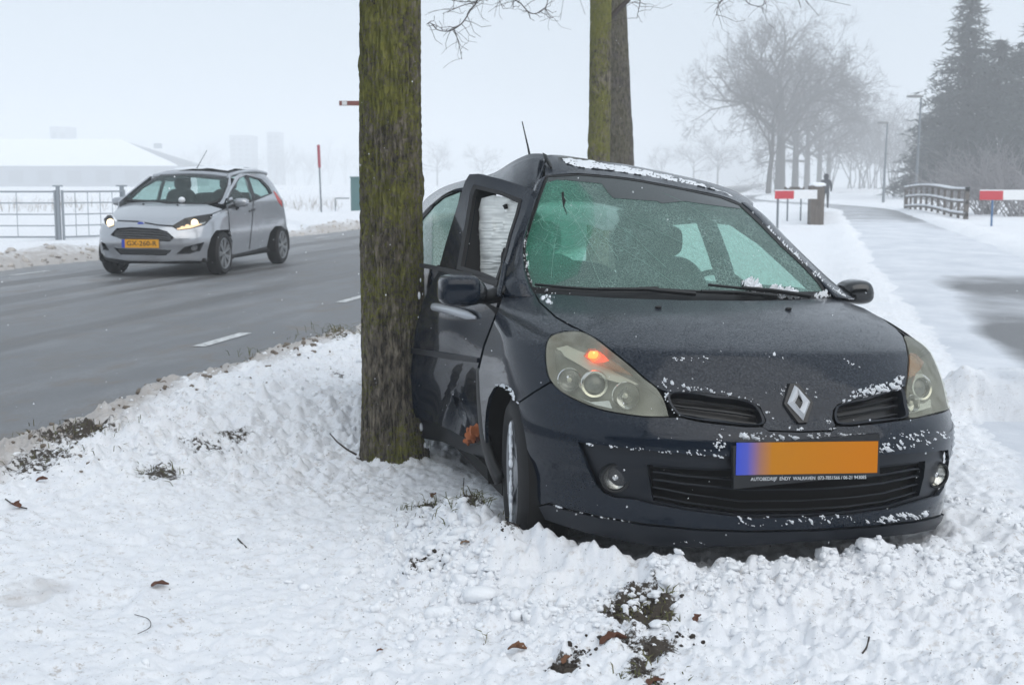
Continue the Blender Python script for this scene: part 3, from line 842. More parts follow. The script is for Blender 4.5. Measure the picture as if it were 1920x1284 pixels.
# ---- lower grille with bars
g = FS.panel('lower_grille', gril, M['void'], car, step=9, off=-.068, lip=0)
G = np.array(gril)
for k in range(5):
    fy = (k + .7) / 5.2; pts = []
    for x in np.linspace(1222, 1738, 40):
        bb_ = resample(gril, 4); col = bb_[np.abs(bb_[:, 0] - x) < 5]
        y = col[:, 1].min() + (col[:, 1].max() - col[:, 1].min()) * fy
        h, n_ = FS.hit(x, y); pts.append((np.array(h), n_))
    rows = [[tuple(h - n_ * d + np.array([0, 0, dz])) for h, n_ in pts] for d, dz in ((.040, .004), (.032, .0), (.060, -.006))]
    MB().grid(rows).build('grille_bar', M['trim'], g, sharp=None)

# ---- fog lamps
for (x, y), rr in (((1152, 899), .052), ((1764, 893), .050)):
    c, n_ = FS.hit(x, y); ax = Vector((math.sin(PSI), -math.cos(PSI), 0)) * .85 + Vector(n_) * .35; c = Vector(c) - Vector(n_) * .012
    f = MB().lathe([(-.03, rr), (.004, rr), (.008, rr - .003), (.006, rr - .009), (-.02, rr - .010)], c, ax, 40).build('fog_lamp', M['black'], car)
    MB().lathe([(.005, 0), (.004, .02), (.0, rr - .012), (-.004, rr - .009)], c, ax, 32).build('fog_lens', M['lens_clear'], f)
    MB().lathe([(-.03, 0), (-.028, .012), (-.016, .032), (-.004, rr - .010)], c, ax, 32).build('fog_reflector', M['refl'], f)
    MB().lathe([(-.018, 0), (-.012, .011), (-.004, .010), (0, 0)], c, ax, 20).build('fog_bulb', M['chrome'], f)

# ---- emblem: a folded diamond ring standing on a dark plaque
ec = Vector(FS.hit(1495, 757)[0]); en = Vector(FS.hit(1495, 757)[1])
eu = Vector((0, 0, 1)); eu = (eu - en * eu.dot(en)).normalized(); er = eu.cross(en).normalized()
if er.x < 0: er = -er
def eP(u, v, d): return ec + er * u + eu * v + en * d
hw, hh = .047, .066
emb = MB(); 
hexo = [(-.016, .070), (.016, .070), (.054, 0), (.016, -.070), (-.016, -.070), (-.054, 0)]
emb.add([eP(u, v, .010) for u, v in hexo] + [eP(u * 1.12, v * 1.1, -.006) for u, v in hexo], [(0, 5, 4, 3, 2, 1)] + [(i, (i + 1) % 6, (i + 1) % 6 + 6, i + 6) for i in range(6)])
pl = emb.build('emblem', M['grille'], car, smooth=False)
d1 = [(-.002, .064), (.043, .0), (.002, -.064), (-.043, .0)]
d2 = [(.005, .027), (.015, .0), (-.005, -.027), (-.015, .0)]
dm = MB()
dm.add([eP(u, v, .012) for u, v in d1] + [eP(u * .70, v * .76, .030) for u, v in d1] + [eP(u, v, .014) for u, v in d2],
       [(i, (i + 1) % 4, (i + 1) % 4 + 4, i + 4) for i in range(4)] + [(i + 4, (i + 1) % 4 + 4, (i + 1) % 4 + 8, i + 8) for i in range(4)])
o = dm.build('diamond', M['badge'], pl, smooth=False)

# ---- number plate
def plate_pt(u, v, d=0):
    return cw(-.012 - d, (u - .5) * .52, .427 + v * .11)
fr = MB().box((0, 0, 0), (1, 1, 1)); fr.V = []; fr.F = []
Rcar = Matrix(((math.cos(PSI), -math.sin(PSI), 0), (math.sin(PSI), math.cos(PSI), 0), (0, 0, 1))) @ Matrix.Rotation(-ROL * -1, 3, 'Y')
fr.box(cw(-.001, 0, .4715), (.536, .018, .142), Rcar)
pf = fr.build('plate_holder', M['plate_frame'], car, smooth=False)
V = [plate_pt(0, 0), plate_pt(1, 0), plate_pt(1, 1), plate_pt(0, 1)]
po = mesh('number_plate', V, [(0, 1, 2, 3)], M['plate'], pf, smooth=False)
uv = po.data.uv_layers.new(name='UVMap')
for li, c_ in enumerate(((0, 0), (1, 0), (1, 1), (0, 1))): uv.data[li].uv = c_
def text(body, name, size, loc, xdir, updir, m_, parent, align='CENTER', ext=.0006, width=None):
    cu = bpy.data.curves.new(name, 'FONT'); cu.body = body; cu.size = size; cu.align_x = align; cu.align_y = 'CENTER'; cu.extrude = ext
    tmp = bpy.data.objects.new('tmp_text', cu); COL.objects.link(tmp)
    bpy.context.view_layer.update()
    me = bpy.data.meshes.new_from_object(tmp.evaluated_get(bpy.context.evaluated_depsgraph_get()))
    bpy.data.objects.remove(tmp)
    xd = Vector(xdir).normalized(); ud = Vector(updir).normalized(); zd = xd.cross(ud)
    Rm = Matrix((xd, ud, zd)).transposed()
    vs = [v.co.copy() for v in me.vertices]
    if width:
        w0 = max(v.x for v in vs) - min(v.x for v in vs); k = width / w0
        for v in vs: v.x *= k
    V = [Vector(loc) + Rm @ v for v in vs]
    o_ = mesh(name, V, [tuple(p.vertices) for p in me.polygons], m_, parent, smooth=False)
    return o_
xd = plate_pt(1, 0) - plate_pt(0, 0); ud = plate_pt(0, 1) - plate_pt(0, 0)
text('AUTOBEDRIJF  ENDY  WALRAVEN  073-7851566 / 06-21 943085', 'dealer_lettering', .0165, plate_pt(.513, -.135, .0005), xd, ud, M['print'], pf, width=.425)
# ------------------------------------------------------------------ more surface helpers
class PSurf(Surf):
    """surface given by a map (u, v) -> world point; polygons are drawn in u, v"""
    def __init__(s, f, eps=1e-3, flip=False): s.f, s.e, s.fl = f, eps, flip
    def hit(s, u, v):
        p = np.array(s.f(u, v)); du = np.array(s.f(u + s.e, v)) - p; dv = np.array(s.f(u, v + s.e)) - p
        n = np.cross(du, dv); n /= (np.linalg.norm(n) + 1e-15)
        return p, (-n if s.fl else n)
def depth_surf(fd, flip=False):
    """surface given by its distance (world Y) over picture coordinates"""
    f = lambda x, y: at(x, y, fd(x, y))
    S = PSurf(f, .5)
    n = S.hit(*fd.c)[1]
    if n[1] > 0: S.fl = True
    return S
class DF:
    def __init__(s, f, c): s.f, s.c = f, c
    def __call__(s, x, y): return s.f(x, y)
def strip(name, L, R, dL, dR, bulge, m_, parent, n=6, k=18, thick=0.0):
    def rs(P):
        Q = np.array(crom(P, 6)); d = np.r_[0, np.cumsum(np.linalg.norm(np.diff(Q, axis=0), axis=1))]; t = np.linspace(0, d[-1], k)
        return np.stack([np.interp(t, d, Q[:, 0]), np.interp(t, d, Q[:, 1])], 1)
    A, B = rs(L), rs(R)
    dl = np.interp(np.linspace(0, 1, k), np.linspace(0, 1, len(dL)), dL); dr = np.interp(np.linspace(0, 1, k), np.linspace(0, 1, len(dR)), dR)
    rows = []
    for i in range(k):
        rows.append([at(*(A[i] + (B[i] - A[i]) * u), dl[i] + (dr[i] - dl[i]) * u - bulge * math.sin(math.pi * u)) for u in np.linspace(0, 1, n)])
    o = MB().grid(rows).build(name, m_, parent, sharp=None)
    if thick:
        md = o.modifiers.new('thickness', 'SOLIDIFY'); md.thickness = thick; md.offset = 0
    return o
def snow_patch(S, name, poly, m_, parent, step=3.0, thick=.01, thr=.5, freq=.06, seed=0, fade=True):
    """lumpy snow lying on a surface: only where the noise is high"""
    V, F, N = S.lift(poly, step, (), 0, 0)
    P2 = np.array([pix(v) for v in V]) if not isinstance(S, PSurf) else None
    q = V * 25
    a = fbm(q[:, 0] * freq * 16 + q[:, 2] * 9 * freq + seed * 3.7, q[:, 1] * freq * 9 + q[:, 2] * 14 * freq + seed * 1.9, 5, seed % 7, .62)
    if fade and P2 is not None:
        c = np.array(poly).mean(0); B = resample(poly, 6)
        d = np.array([np.linalg.norm(B - p, axis=1).min() for p in P2]); a = a - .22 * np.exp(-d / (step * 2.2))
    a = a + .16 * (fbm(V[:, 0] * 95 + V[:, 2] * 60, V[:, 1] * 70 + V[:, 2] * 95, 3, (seed + 3) % 7, .6) - .5)
    h = np.clip((a - thr - .01) * 6, -.22, 1) * thick
    keep = [f for f in F if max(h[i] for i in f) > 0]
    used = sorted({i for f in keep for i in f}); mp = {u: k for k, u in enumerate(used)}
    if not keep: return None
    o = mesh(name, [V[i] + N[i] * (h[i] - .001) for i in used], [[mp[i] for i in f] for f in keep], m_, parent)
    o['kind'] = 'stuff'
    return o
def superell(c, ax, r, e=.55, n=28, k=18, fn=None):
    """rounded box: axes ax (3 vectors), radii r"""
    mb = MB(); rows = []
    f = lambda w_, p: math.copysign(abs(w_) ** p, w_)
    for i in range(k + 1):
        v = -math.pi / 2 + math.pi * i / k; row = []
        for j in range(n + 1):
            u = -math.pi + 2 * math.pi * j / n
            q = [r[0] * f(math.cos(v), e) * f(math.cos(u), e), r[1] * f(math.cos(v), e) * f(math.sin(u), e), r[2] * f(math.sin(v), e)]
            if fn: q = fn(q)
            row.append(Vector(c) + ax[0] * q[0] + ax[1] * q[1] + ax[2] * q[2])
        rows.append(row)
    return mb.grid(rows)
LAT = Vector((math.cos(PSI), math.sin(PSI), 0)); BACK = Vector((-math.sin(PSI), math.cos(PSI), 0)); UP = Vector((0, 0, 1))

# ------------------------------------------------------------------ windscreen
def quad3(p, q, r):
    """parabola through three points at u = 0, .5, 1"""
    return lambda u: p * (2 * (u - .5) * (u - 1)) + q * (-4 * u * (u - 1)) + r * (2 * u * (u - .5))
wb = quad3(at(958, 562, cdepth(1.22, -.70)), at(1275, 572, cdepth(.97, .02)), at(1592, 562, cdepth(1.16, .72)))
wt = quad3(at(1004, 322, cdepth(1.84, -.46)), at(1205, 334, cdepth(1.70, .05)), at(1415, 382, cdepth(1.85, .55)))
def ws_f(u, v):
    p = wb(u) * (1 - v) + wt(u) * v
    return p + Vector((.1, -.75, .6)) * (.10 * v * (1 - v))
gu, gv = np.linspace(0, 1, 90), np.linspace(0, 1, 60)
WS = Surf(np.array([[tuple(ws_f(u, v)) for u in gu] for v in gv]))
if WS.N.reshape(WS.P.shape)[30, 45][1] > 0: WS.flip()
glass = [(1028, 333), (1088, 330), (1157, 336), (1200, 342), (1284, 358), (1350, 372), (1386, 386), (1420, 418), (1464, 463), (1506, 502), (1534, 533), (1543, 548), (1424, 548), (1312, 545), (1200, 546), (1123, 544), (999, 539), (990, 505), (985, 474), (987, 454), (999, 412), (1016, 364)]
wsc = WS.panel('windscreen', glass, M['windscreen'], car, step=7, lip=0)
# black ceramic band along the upper edge and the mirror patch
band = [(1028, 332), (1088, 329), (1157, 335), (1200, 341), (1284, 357), (1350, 371), (1386, 385), (1388, 392), (1340, 386), (1284, 378), (1240, 382), (1232, 378), (1150, 372), (1140, 362), (1128, 345), (1060, 338), (1028, 341)]
WS.panel('tinted_band', band, M['band'], wsc, step=7, off=.002, lip=0)
sh = [(1024, 345), (1044, 338), (1084, 342), (1112, 372), (1116, 420), (1100, 465), (1084, 515), (1040, 534), (1000, 534), (990, 505), (986, 474), (989, 450), (1001, 412), (1014, 372)]
so = WS.panel('shattered_area', sh, M['shatter'], wsc, step=5, off=.0025, lip=0)
_p = [pix(v.co + so.parent.parent.location) for v in so.data.vertices]
_a = so.data.attributes.new('fade', 'FLOAT', 'POINT')
for _i, (x, y) in enumerate(_p):
    _a.data[_i].value = float(np.clip(1.15 - math.hypot((x - 1020) / 95, (y - 420) / 120), 0, 1) ** .8 * (.45 + .8 * fbm(np.array([x / 26.]), np.array([y / 34.]), 3, 2)[0]))
# frame of the glass
fr_o = [(1024, 330), (1088, 327.5), (1157, 333.5), (1200, 339.5), (1284, 355.5), (1352, 369.5), (1389, 383), (1424, 413), (1468, 459), (1510, 498), (1538, 529), (1549, 551), (1424, 553), (1312, 550), (1200, 551), (1123, 549), (994, 544), (985, 508), (980, 474), (982, 452), (994, 410), (1011, 362)]
WS.panel('windscreen_seal', fr_o, M['rubber'], car, step=7, holes=[glass], off=.004, lip=.012)
# crack around the impact: long splinter lines and a torn hole
crk = MB(); rr = random.Random(4)
def crack(pts, w_=.0005):
    q = []
    for (x, y) in pts:
        h, n_ = WS.hit(x, y); q.append(Vector(h) + Vector(n_) * .0025)
    crk.tube(q, w_, 4)
cx_, cy_ = 1057, 372
for k in range(10):
    a = rr.uniform(.25, 2.9); ln = rr.uniform(40, 170) if k % 3 else rr.uniform(150, 230); p = [(cx_ + rr.uniform(-4, 4), cy_ + rr.uniform(-8, 20))]
    for j in range(5):
        a += rr.uniform(-.12, .12); p.append((p[-1][0] + math.cos(a) * ln / 5, p[-1][1] + math.sin(a) * ln / 5))
    p = [q for q in p if inside(glass, np.array([q]))[0]]
    if len(p) > 2: crack(p)
for (p, q) in (((1030, 345), (1330, 480)), ((1100, 372), (1250, 500)), ((1062, 395), (1280, 545)), ((1070, 360), (1180, 440)), ((1240, 360), (1480, 500))):
    crack([(p[0] + (q[0] - p[0]) * t_ + rr.uniform(-3, 3), p[1] + (q[1] - p[1]) * t_ + rr.uniform(-3, 3)) for t_ in np.linspace(0, 1, 9)], .0005)
for k in range(9):
    R_ = 8 + k * 9; a0 = rr.uniform(.1, 1.0); p = []
    for j in range(7):
        a = a0 + j * .28; p.append((cx_ + math.cos(a) * R_ * rr.uniform(.9, 1.1), cy_ + math.sin(a) * R_ * 1.2 * rr.uniform(.9, 1.1)))
    p = [q for q in p if inside(glass, np.array([q]))[0]]
    if len(p) > 2: crack(p, .0006)
crk.build('crack_line', M['crackwhite'], wsc)
hole = [(1053, 362), (1057, 361), (1058, 372), (1061, 378), (1058, 387), (1062, 398), (1064, 407), (1061, 400), (1056, 388), (1054, 374)]
WS.panel('torn_hole', hole, M['void'], wsc, step=3, off=.004, lip=0)
WS.panel('cowl', [(994, 541), (1123, 546), (1312, 547), (1424, 550), (1546, 550), (1566, 560), (1500, 566), (1400, 569), (1280, 568), (1150, 564), (1055, 558), (1003, 553)], M['black'], car, step=7, off=.003, lip=.02)
# wipers
def wiper(pts, arm):
    q = [Vector(WS.hit(x, y)[0]) + Vector(WS.hit(x, y)[1]) * .028 for x, y in pts]
    wp = MB().tube(q, [.006] * len(q), 6).build('wiper', M['black'], car)
    q2 = [Vector(WS.hit(x, y)[0]) + Vector(WS.hit(x, y)[1]) * h_ for x, y, h_ in arm]
    MB().tube(q2, [.011] + [.008] * (len(q2) - 1), 6).build('wiper_arm', M['black'], wp)
wiper(crom([(1324, 543), (1380, 549), (1450, 557), (1508, 563)], 5), [(1512, 565, .03), (1440, 559, .045), (1385, 552, .038)])
wiper(crom([(1006, 542), (1080, 549), (1160, 552), (1215, 549), (1232, 549)], 5), [(1300, 561, .03), (1210, 557, .045), (1120, 554, .038)])
wiper(crom([(1196, 549), (1260, 553), (1350, 558), (1430, 562)], 5), [(1450, 565, .03), (1380, 562, .042), (1310, 558, .036)])
for x, y in ((1234, 578), (1478, 581)):
    h, n_ = FS.hit(x, y)
    superell(Vector(h) + Vector(n_) * .004, (LAT, BACK, Vector(n_)), (.013, .010, .007), .8, 14, 8).build('washer_nozzle', M['black'], car)

# ------------------------------------------------------------------ roof, folded up where the tree hit
r_front = [(1022, 329), (1060, 326), (1088, 325), (1157, 331), (1200, 337), (1284, 353), (1352, 367), (1392, 383), (1412, 398)]
r_ridge = [(1023, 291), (1050, 291), (1100, 298), (1160, 307), (1200, 315), (1270, 331), (1330, 348), (1376, 366), (1412, 390)]
dF = [cdepth(1.83, -.44), cdepth(1.78, -.3), cdepth(1.73, -.15), cdepth(1.71, .05), cdepth(1.74, .2), cdepth(1.78, .35), cdepth(1.82, .48), cdepth(1.87, .56), cdepth(1.95, .60)]
dR = [cdepth(2.05, -.46), cdepth(2.12, -.35), cdepth(2.25, -.2), cdepth(2.3, 0), cdepth(2.34, .1), cdepth(2.4, .25), cdepth(2.4, .40), cdepth(2.36, .52), cdepth(2.3, .60)]
def curve3(P, D, n=40):
    q = crom([(x, y, d) for (x, y), d in zip(P, D)], 8); t0 = np.linspace(0, 1, len(q)); t1 = np.linspace(0, 1, n); q = np.array(q)
    return [at(*[np.interp(t, t0, q[:, k]) for k in range(3)]) for t in t1]
cF, cR = curve3(r_front, [d - .03 for d in dF]), curve3(r_ridge, dR)
rows = []
for v in np.linspace(0, 1, 16):
    rows.append([p.lerp(q, v) + Vector((0, 0, .035)) * math.sin(math.pi * v) * (.4 + .6 * i / 39) * (1 if i > 2 else .3) for i, (p, q) in enumerate(zip(cF, cR))])
RS = Surf(np.array([[tuple(p) for p in r] for r in rows]))
if RS.N.reshape(RS.P.shape)[8, 20][2] < 0: RS.flip()
roof = MB().grid(rows).build('roof', M['paint'], car, sharp=None)
# rear half of the roof, sunk and bent to the left
def bent(a, b, z):
    """car frame with the tail swung to the left behind the B-pillar"""
    k = max(0.0, a - 2.35); p = cw(a, b, z) - LAT * (.10 * k + .02 * k * k); return p
rear = []
NB = 40
for v in np.linspace(0, 1, 12):
    row = []
    for i in range(NB):
        u = i / (NB - 1); b = -.52 + 1.10 * u
        tgt = bent(2.4 + 1.15 * v, b * (1 - .04 * v), 1.44 - .05 * v * v - .10 * (b / .56) ** 2 - .09 * (1 - v) * (1 - u))
        w_ = min(1, v * 3); row.append(cR[i].lerp(tgt, w_ * w_ * (3 - 2 * w_)) if v > 0 else cR[i])
    rear.append(row)
MB().grid(rear).build('roof_rear', M['paint'], roof, sharp=None)
# buckled roof rail over the door
strip('roof_rail', [(1023, 291), (1006, 290), (990, 292), (962, 305), (930, 325), (900, 334), (868, 341), (834, 352), (806, 369), (790, 386), (768, 410), (745, 440)],
      [(1014, 352), (1006, 358), (996, 362), (965, 360), (935, 358), (905, 356), (863, 356), (834, 367), (808, 388), (793, 404), (770, 426), (748, 452)],
      [6.12, 6.2, 6.3, 6.45, 6.6, 6.75, 6.8, 6.95, 7.1, 7.2, 7.4, 7.6], [5.84, 5.88, 5.95, 6.1, 6.25, 6.3, 6.35, 6.55, 6.8, 7.0, 7.2, 7.4], .02, M['paint'], car, n=8, k=60, thick=.012)
# torn seam and fold at the peak
strip('torn_seam', [(1019, 287), (1022, 297), (1028, 307), (1033, 315)], [(1025, 293), (1028, 301), (1032, 309), (1034, 316)], [6.04, 6.0, 5.97, 5.95], [6.04, 6.0, 5.97, 5.95], .02, M['black'], car, n=4, k=8, thick=.01)
strip('fold_crease', [(1012, 300), (1008, 318), (1006, 338), (1004, 352)], [(1024, 298), (1020, 312), (1014, 330), (1008, 352)], [6.02, 5.98, 5.93, 5.88], [6.0, 5.95, 5.9, 5.85], -.03, M['paint'], car, n=6, k=12, thick=.006)
# A-pillars
strip('windscreen_pillar', [(1004, 345), (994, 372), (984, 402), (972, 428), (962, 470), (951, 502), (940, 540), (938, 560)], [(1022, 330), (1010, 362), (994, 408), (983, 448), (980, 474), (984, 506), (994, 540), (1004, 560)],
      [5.86, 5.8, 5.72, 5.65, 5.5, 5.4, 5.24, 5.2], [5.86, 5.75, 5.62, 5.5, 5.4, 5.3, 5.18, 5.13], .045, M['paint'], car, n=8, k=30, thick=.01)
strip('pillar_seal', [(1000, 356), (986, 398), (973, 428), (962, 472), (950, 506), (938, 548)], [(1008, 356), (994, 398), (980, 428), (970, 472), (958, 506), (945, 548)],
      [5.84, 5.71, 5.63, 5.48, 5.36, 5.2], [5.80, 5.66, 5.58, 5.43, 5.31, 5.15], .012, M['rubber'], car, n=4, k=24, thick=.008)
strip('windscreen_pillar', [(1390, 381), (1424, 414), (1468, 460), (1510, 499), (1540, 530), (1566, 558)], [(1400, 381), (1432, 405), (1481, 455), (1524, 497), (1566, 535), (1602, 560)],
      [cdepth(1.84, .54), cdepth(1.7, .58), cdepth(1.5, .62), cdepth(1.35, .66), cdepth(1.22, .69), cdepth(1.1, .72)], [cdepth(1.9, .57), cdepth(1.78, .61), cdepth(1.6, .66), cdepth(1.46, .70), cdepth(1.35, .74), cdepth(1.25, .78)], .02, M['paint'], car, n=6, k=24, thick=.01)

# ------------------------------------------------------------------ front door: bent out, glass gone
def door_d(x, y):
    d = 5.22 + (945 - x) * (6.2 - 5.22) / (945 - 805)
    d += .10 * ((y - 640) / 160) ** 2
    d += .16 * math.exp(-((x - 862) / 34) ** 2 - ((y - 752) / 62) ** 2)         # crushed middle
    d += .035 * math.sin((x - 800) / 14 + (y - 700) / 40) * math.exp(-((y - 760) / 60) ** 2)
    for kx, ky, sl, wd, am in ((848, 745, .35, 16, -.05), (874, 775, -.4, 13, .04)):
        d += am * max(0, 1 - abs((x - kx) + (y - ky) * sl) / wd) * math.exp(-((y - ky) / 42) ** 2)
    d -= .10 * math.exp(-((x - 830) / 40) ** 2 - ((y - 600) / 60) ** 2)
    return d
DS = depth_surf(DF(door_d, (860, 640)))
door_poly = [(936, 548), (928, 590), (906, 646), (894, 694), (894, 745), (899, 800), (902, 834), (880, 826), (845, 806), (812, 792), (790, 786), (775, 780), (770, 700), (778, 620), (794, 562), (818, 516), (826, 503), (880, 516), (920, 530)]
door = DS.panel('door', door_poly, M['paint'], car, step=3, lip=.02)
DS.panel('rub_strip', [(772, 652), (800, 656), (850, 664), (897, 671), (896, 680), (850, 674), (800, 666), (772, 662)], M['trim'], door, step=4, off=.006, lip=.008)
DS.panel('belt_seal', [(790, 494), (826, 500), (880, 512), (938, 527), (936, 538), (880, 521), (826, 508), (790, 502)], M['rubber'], door, step=4, off=.012, lip=.02)
DS.panel('sill', [(775, 783), (812, 795), (845, 809), (880, 829), (902, 838), (906, 868), (870, 852), (820, 832), (778, 822)], M['trim'], car, step=5, off=-.03, lip=.03)
for k, (x, y, s_) in enumerate(((884, 815, .035), (893, 806, .028), (878, 826, .022))):
    superell(at(x, y, door_d(x, y) - .05), (LAT, BACK, UP), (s_, s_ * .8, s_ * .9), .9, 10, 7, fn=lambda q: [c_ * (1 + .3 * math.sin(9 * q[0] * 30 + k) ) for c_ in q]).build('torn_foam', M['rust'], door)
# handle
hp = [at(x, y, door_d(x, y) - o_) for x, y, o_ in ((814, 576, .01), (818, 576, .045), (845, 582, .06), (875, 591, .055), (893, 596, .02))]
MB().tube(crom(hp, 5), [.012, .015, .018] + [.020] * 13 + [.017, .014, .010, .008, .005], 10).build('door_handle', M['handle'], door)
# window frame
ftl, ftr, fbl, fbr = at(868, 320, 6.02), at(1006, 354, 5.58), at(818, 505, 6.28), at(938, 545, 5.26)
def fw(u, v): return (fbl * (1 - u) + fbr * u) * (1 - v) + (ftl * (1 - u) + ftr * u) * v
fg = np.linspace(-.15, 1.15, 40)
WF = Surf(np.array([[tuple(fw(u, v)) for u in fg] for v in fg]))
if WF.N.reshape(WF.P.shape)[20, 20][1] > 0: WF.flip()
f_out = [(880, 327), (897, 326), (940, 336), (984, 350), (1001, 357), (995, 366), (984, 402), (968, 440), (957, 480), (944, 518), (938, 538), (900, 521), (860, 510), (823, 502), (836, 455), (850, 410), (864, 365), (872, 340)]
f_in = [(890, 349), (935, 360), (976, 376), (970, 400), (957, 440), (947, 480), (936, 512), (931, 527), (905, 516), (860, 503), (866, 470), (877, 410), (884, 365)]
frm = WF.panel('window_frame', f_out, M['paint'], door, step=5, holes=[f_in], off=.0, lip=.03)
# deep black reveal of the frame and its rubber
bnd = resample(f_in, 5); A = [WF.hit(*p) for p in bnd]; A.append(A[0])
cen = np.array(f_in).mean(0)
mbr = MB(); mbr.grid([[tuple(h + n_ * .003) for h, n_ in A], [tuple(h - n_ * .01) for h, n_ in A], [tuple(h - n_ * .13) for h, n_ in A]])
mbr.build('frame_reveal', M['rubber'], frm, sharp=None)
f_in2 = [(cen[0] + (x - cen[0]) * .93 + 1, cen[1] + (y - cen[1]) * .94) for x, y in f_in]
WF.panel('frame_rubber', [(cen[0] + (x - cen[0]) * 1.05, cen[1] + (y - cen[1]) * 1.03) for x, y in f_in], M['rubber'], frm, step=5, holes=[f_in2], off=.004, lip=.02)
for q in ([(905, 440), (911, 452), (907, 520), (899, 516)],):
    WF.panel('seat_belt', q, M['void'], car, step=5, off=-.10, lip=.01)
# side airbag: a wrinkled white curtain
def ab_d(x, y):
    t_ = (x - 890) / 100
    return 6.00 - .42 * t_ + .020 * (abs(fbm(np.array([x / 46.0 + 3]), np.array([y / 7.5]), 2, 4)[0] - .5) * 2) + .05 * fbm(np.array([x / 17.0]), np.array([y / 34.0]), 2, 2)[0] - .05 * math.sin(math.pi * max(0, min(1, t_)))
AB = depth_surf(DF(ab_d, (930, 450)))
AB.panel('side_airbag', [(903, 372), (925, 366), (960, 372), (990, 384), (986, 420), (972, 470), (955, 520), (940, 545), (905, 545), (872, 525), (876, 480), (890, 420)], M['airbag'], car, step=2.2, lip=0)
AB.panel('airbag_fixing', [(946, 384), (953, 381), (955, 390), (950, 391)], M['void'], car, step=3, off=.012, lip=.004)

# ------------------------------------------------------------------ rear side
def rear_d(x, y): return 6.50 + (810 - min(x, 810)) * (8.0 - 6.50) / (810 - 680) + .10 * ((y - 610) / 170) ** 2 * (1 if y > 500 else .6) + .0009 * max(0, 500 - y)
QS = depth_surf(DF(rear_d, (780, 520)))
QS.panel('quarter_glass', [(866, 356), (834, 368), (808, 389), (790, 408), (765, 440), (748, 470), (742, 490), (793, 496), (830, 503), (850, 430)], M['sideglass'], car, step=6, off=-.01, lip=0)
QS.panel('glass_trim', [(870, 352), (834, 365), (807, 386), (789, 405), (763, 438), (745, 468), (738, 494), (793, 502), (836, 509), (872, 400)], M['rubber'], car, step=6, off=0,
         holes=[[(864, 358), (834, 370), (809, 391), (792, 410), (768, 442), (752, 470), (747, 488), (793, 494), (828, 501), (848, 430)]], lip=.01)
QS.panel('quarter_panel', [(836, 508), (793, 502), (738, 494), (712, 520), (690, 570), (677, 610), (676, 650), (684, 690), (700, 700), (760, 730), (800, 740), (830, 640)], M['paint'], car, step=6, lip=.02)
strip('rear_bumper', [(690, 600), (680, 630), (678, 655), (684, 690)], [(720, 600), (715, 640), (715, 665), (715, 698)], [7.85, 7.9, 7.9, 7.85], [7.6, 7.6, 7.6, 7.6], .06, M['trim'], car, thick=.01)
# off side, tail and floor in the car's own frame
def left_f(a, h):
    b = .835 - .02 * abs(a - 2.2) - .66 * max(0, h - .62) ** 1.15 * 1.25; z = .16 + 1.25 * h - (.05 * max(0, h - .62) * max(0, a - 2.6))
    return bent(a, b + .02 * math.sin(math.pi * min(1, h / .62)), z)
LS = PSurf(left_f); 
if (Vector(LS.hit(2, .3)[1]).dot(LAT)) < 0: LS.fl = True
lower = [(1.35, .10), (3.85, .10), (3.9, .62), (3.7, .66), (1.40, .655)]
arch = [(3.38 + .33 * math.cos(t_), .12 + .27 * math.sin(t_)) for t_ in np.linspace(0, math.pi, 14)]
LS.panel('off_side_body', [(1.35, .10), (3.04, .10)] + arch[::-1] + [(3.75, .10), (3.9, .12), (3.92, .62), (3.7, .655), (1.30, .655), (1.28, .3)], M['paint'], car, step=.12, lip=.03)
w1 = [(1.46, .675), (2.42, .675), (2.30, .945), (2.02, .935), (1.80, .86)]
w2 = [(2.55, .675), (3.22, .690), (3.05, .90), (2.70, .94), (2.42, .945)]
LS.panel('off_side_frame', [(1.22, .655), (3.75, .655), (3.5, .90), (3.2, .99), (2.0, 1.0), (1.80, .95), (1.50, .80)], M['paint'], car, step=.08, holes=[w1, w2], lip=.05)
for q in (w1, w2):
    LS.panel('off_side_window', q, M['sideglass2'], car, step=.1, off=-.02, lip=0)
tail = MB().grid([[bent(3.5 + .42 * v + .06 * math.sin(math.pi * v), b * (1 + .12 * v), 1.36 - .08 * (b / .56) ** 2 - .42 * v) for b in np.linspace(-.55, .55, 14)] for v in np.linspace(0, 1, 10)])
tail.build('rear_window', M['sideglass2'], car, sharp=None)
MB().grid([[bent(3.92 + .07 * math.sin(math.pi * v), b, .94 - .68 * v) for b in np.linspace(-.80, .80, 14)] for v in np.linspace(0, 1, 10)]).build('tailgate', M['paint'], car, sharp=None)
MB().box(bent(2.6, 0, .22), (1.45, 2.6, .06), Matrix.Rotation(PSI, 3, 'Z')).build('floor_pan', M['void'], car, smooth=False)
MB().box(cw(1.12, 0, .55), (1.30, .04, .70), Matrix.Rotation(PSI, 3, 'Z')).build('firewall', M['void'], car, smooth=False)

# ------------------------------------------------------------------ cabin
def seat(b, a=2.15):
    s_ = superell(cw(a - .15, b, .50), (LAT, BACK, UP), (.24, .26, .10), .5).build('front_seat', M['seat'], car)
    superell(cw(a + .12, b, .82), (LAT, (BACK * .96 - UP * -.28).normalized(), (UP * .96 + BACK * .28).normalized()), (.24, .08, .32), .55).build('seat_back', M['seat'], s_)
    superell(cw(a + .26, b, 1.215), (LAT, BACK, UP), (.13, .055, .085), .6).build('headrest', M['seat'], s_)
seat(-.30, 2.2); seat(.36, 2.2)
superell(bent(3.3, -.05, .75), (LAT, BACK, UP), (.60, .12, .34), .4).build('rear_seat', M['seat'], car)
MB().grid([[cw(1.20 + .38 * v - .12 * math.cos(b * 1.6), b, .93 + .04 * math.sin(math.pi * v) - .18 * max(0, v - .75) * 4 * .6) for b in np.linspace(-.66, .66, 20)] for v in np.linspace(0, 1, 10)]).build('dashboard', M['dash'], car, sharp=None)
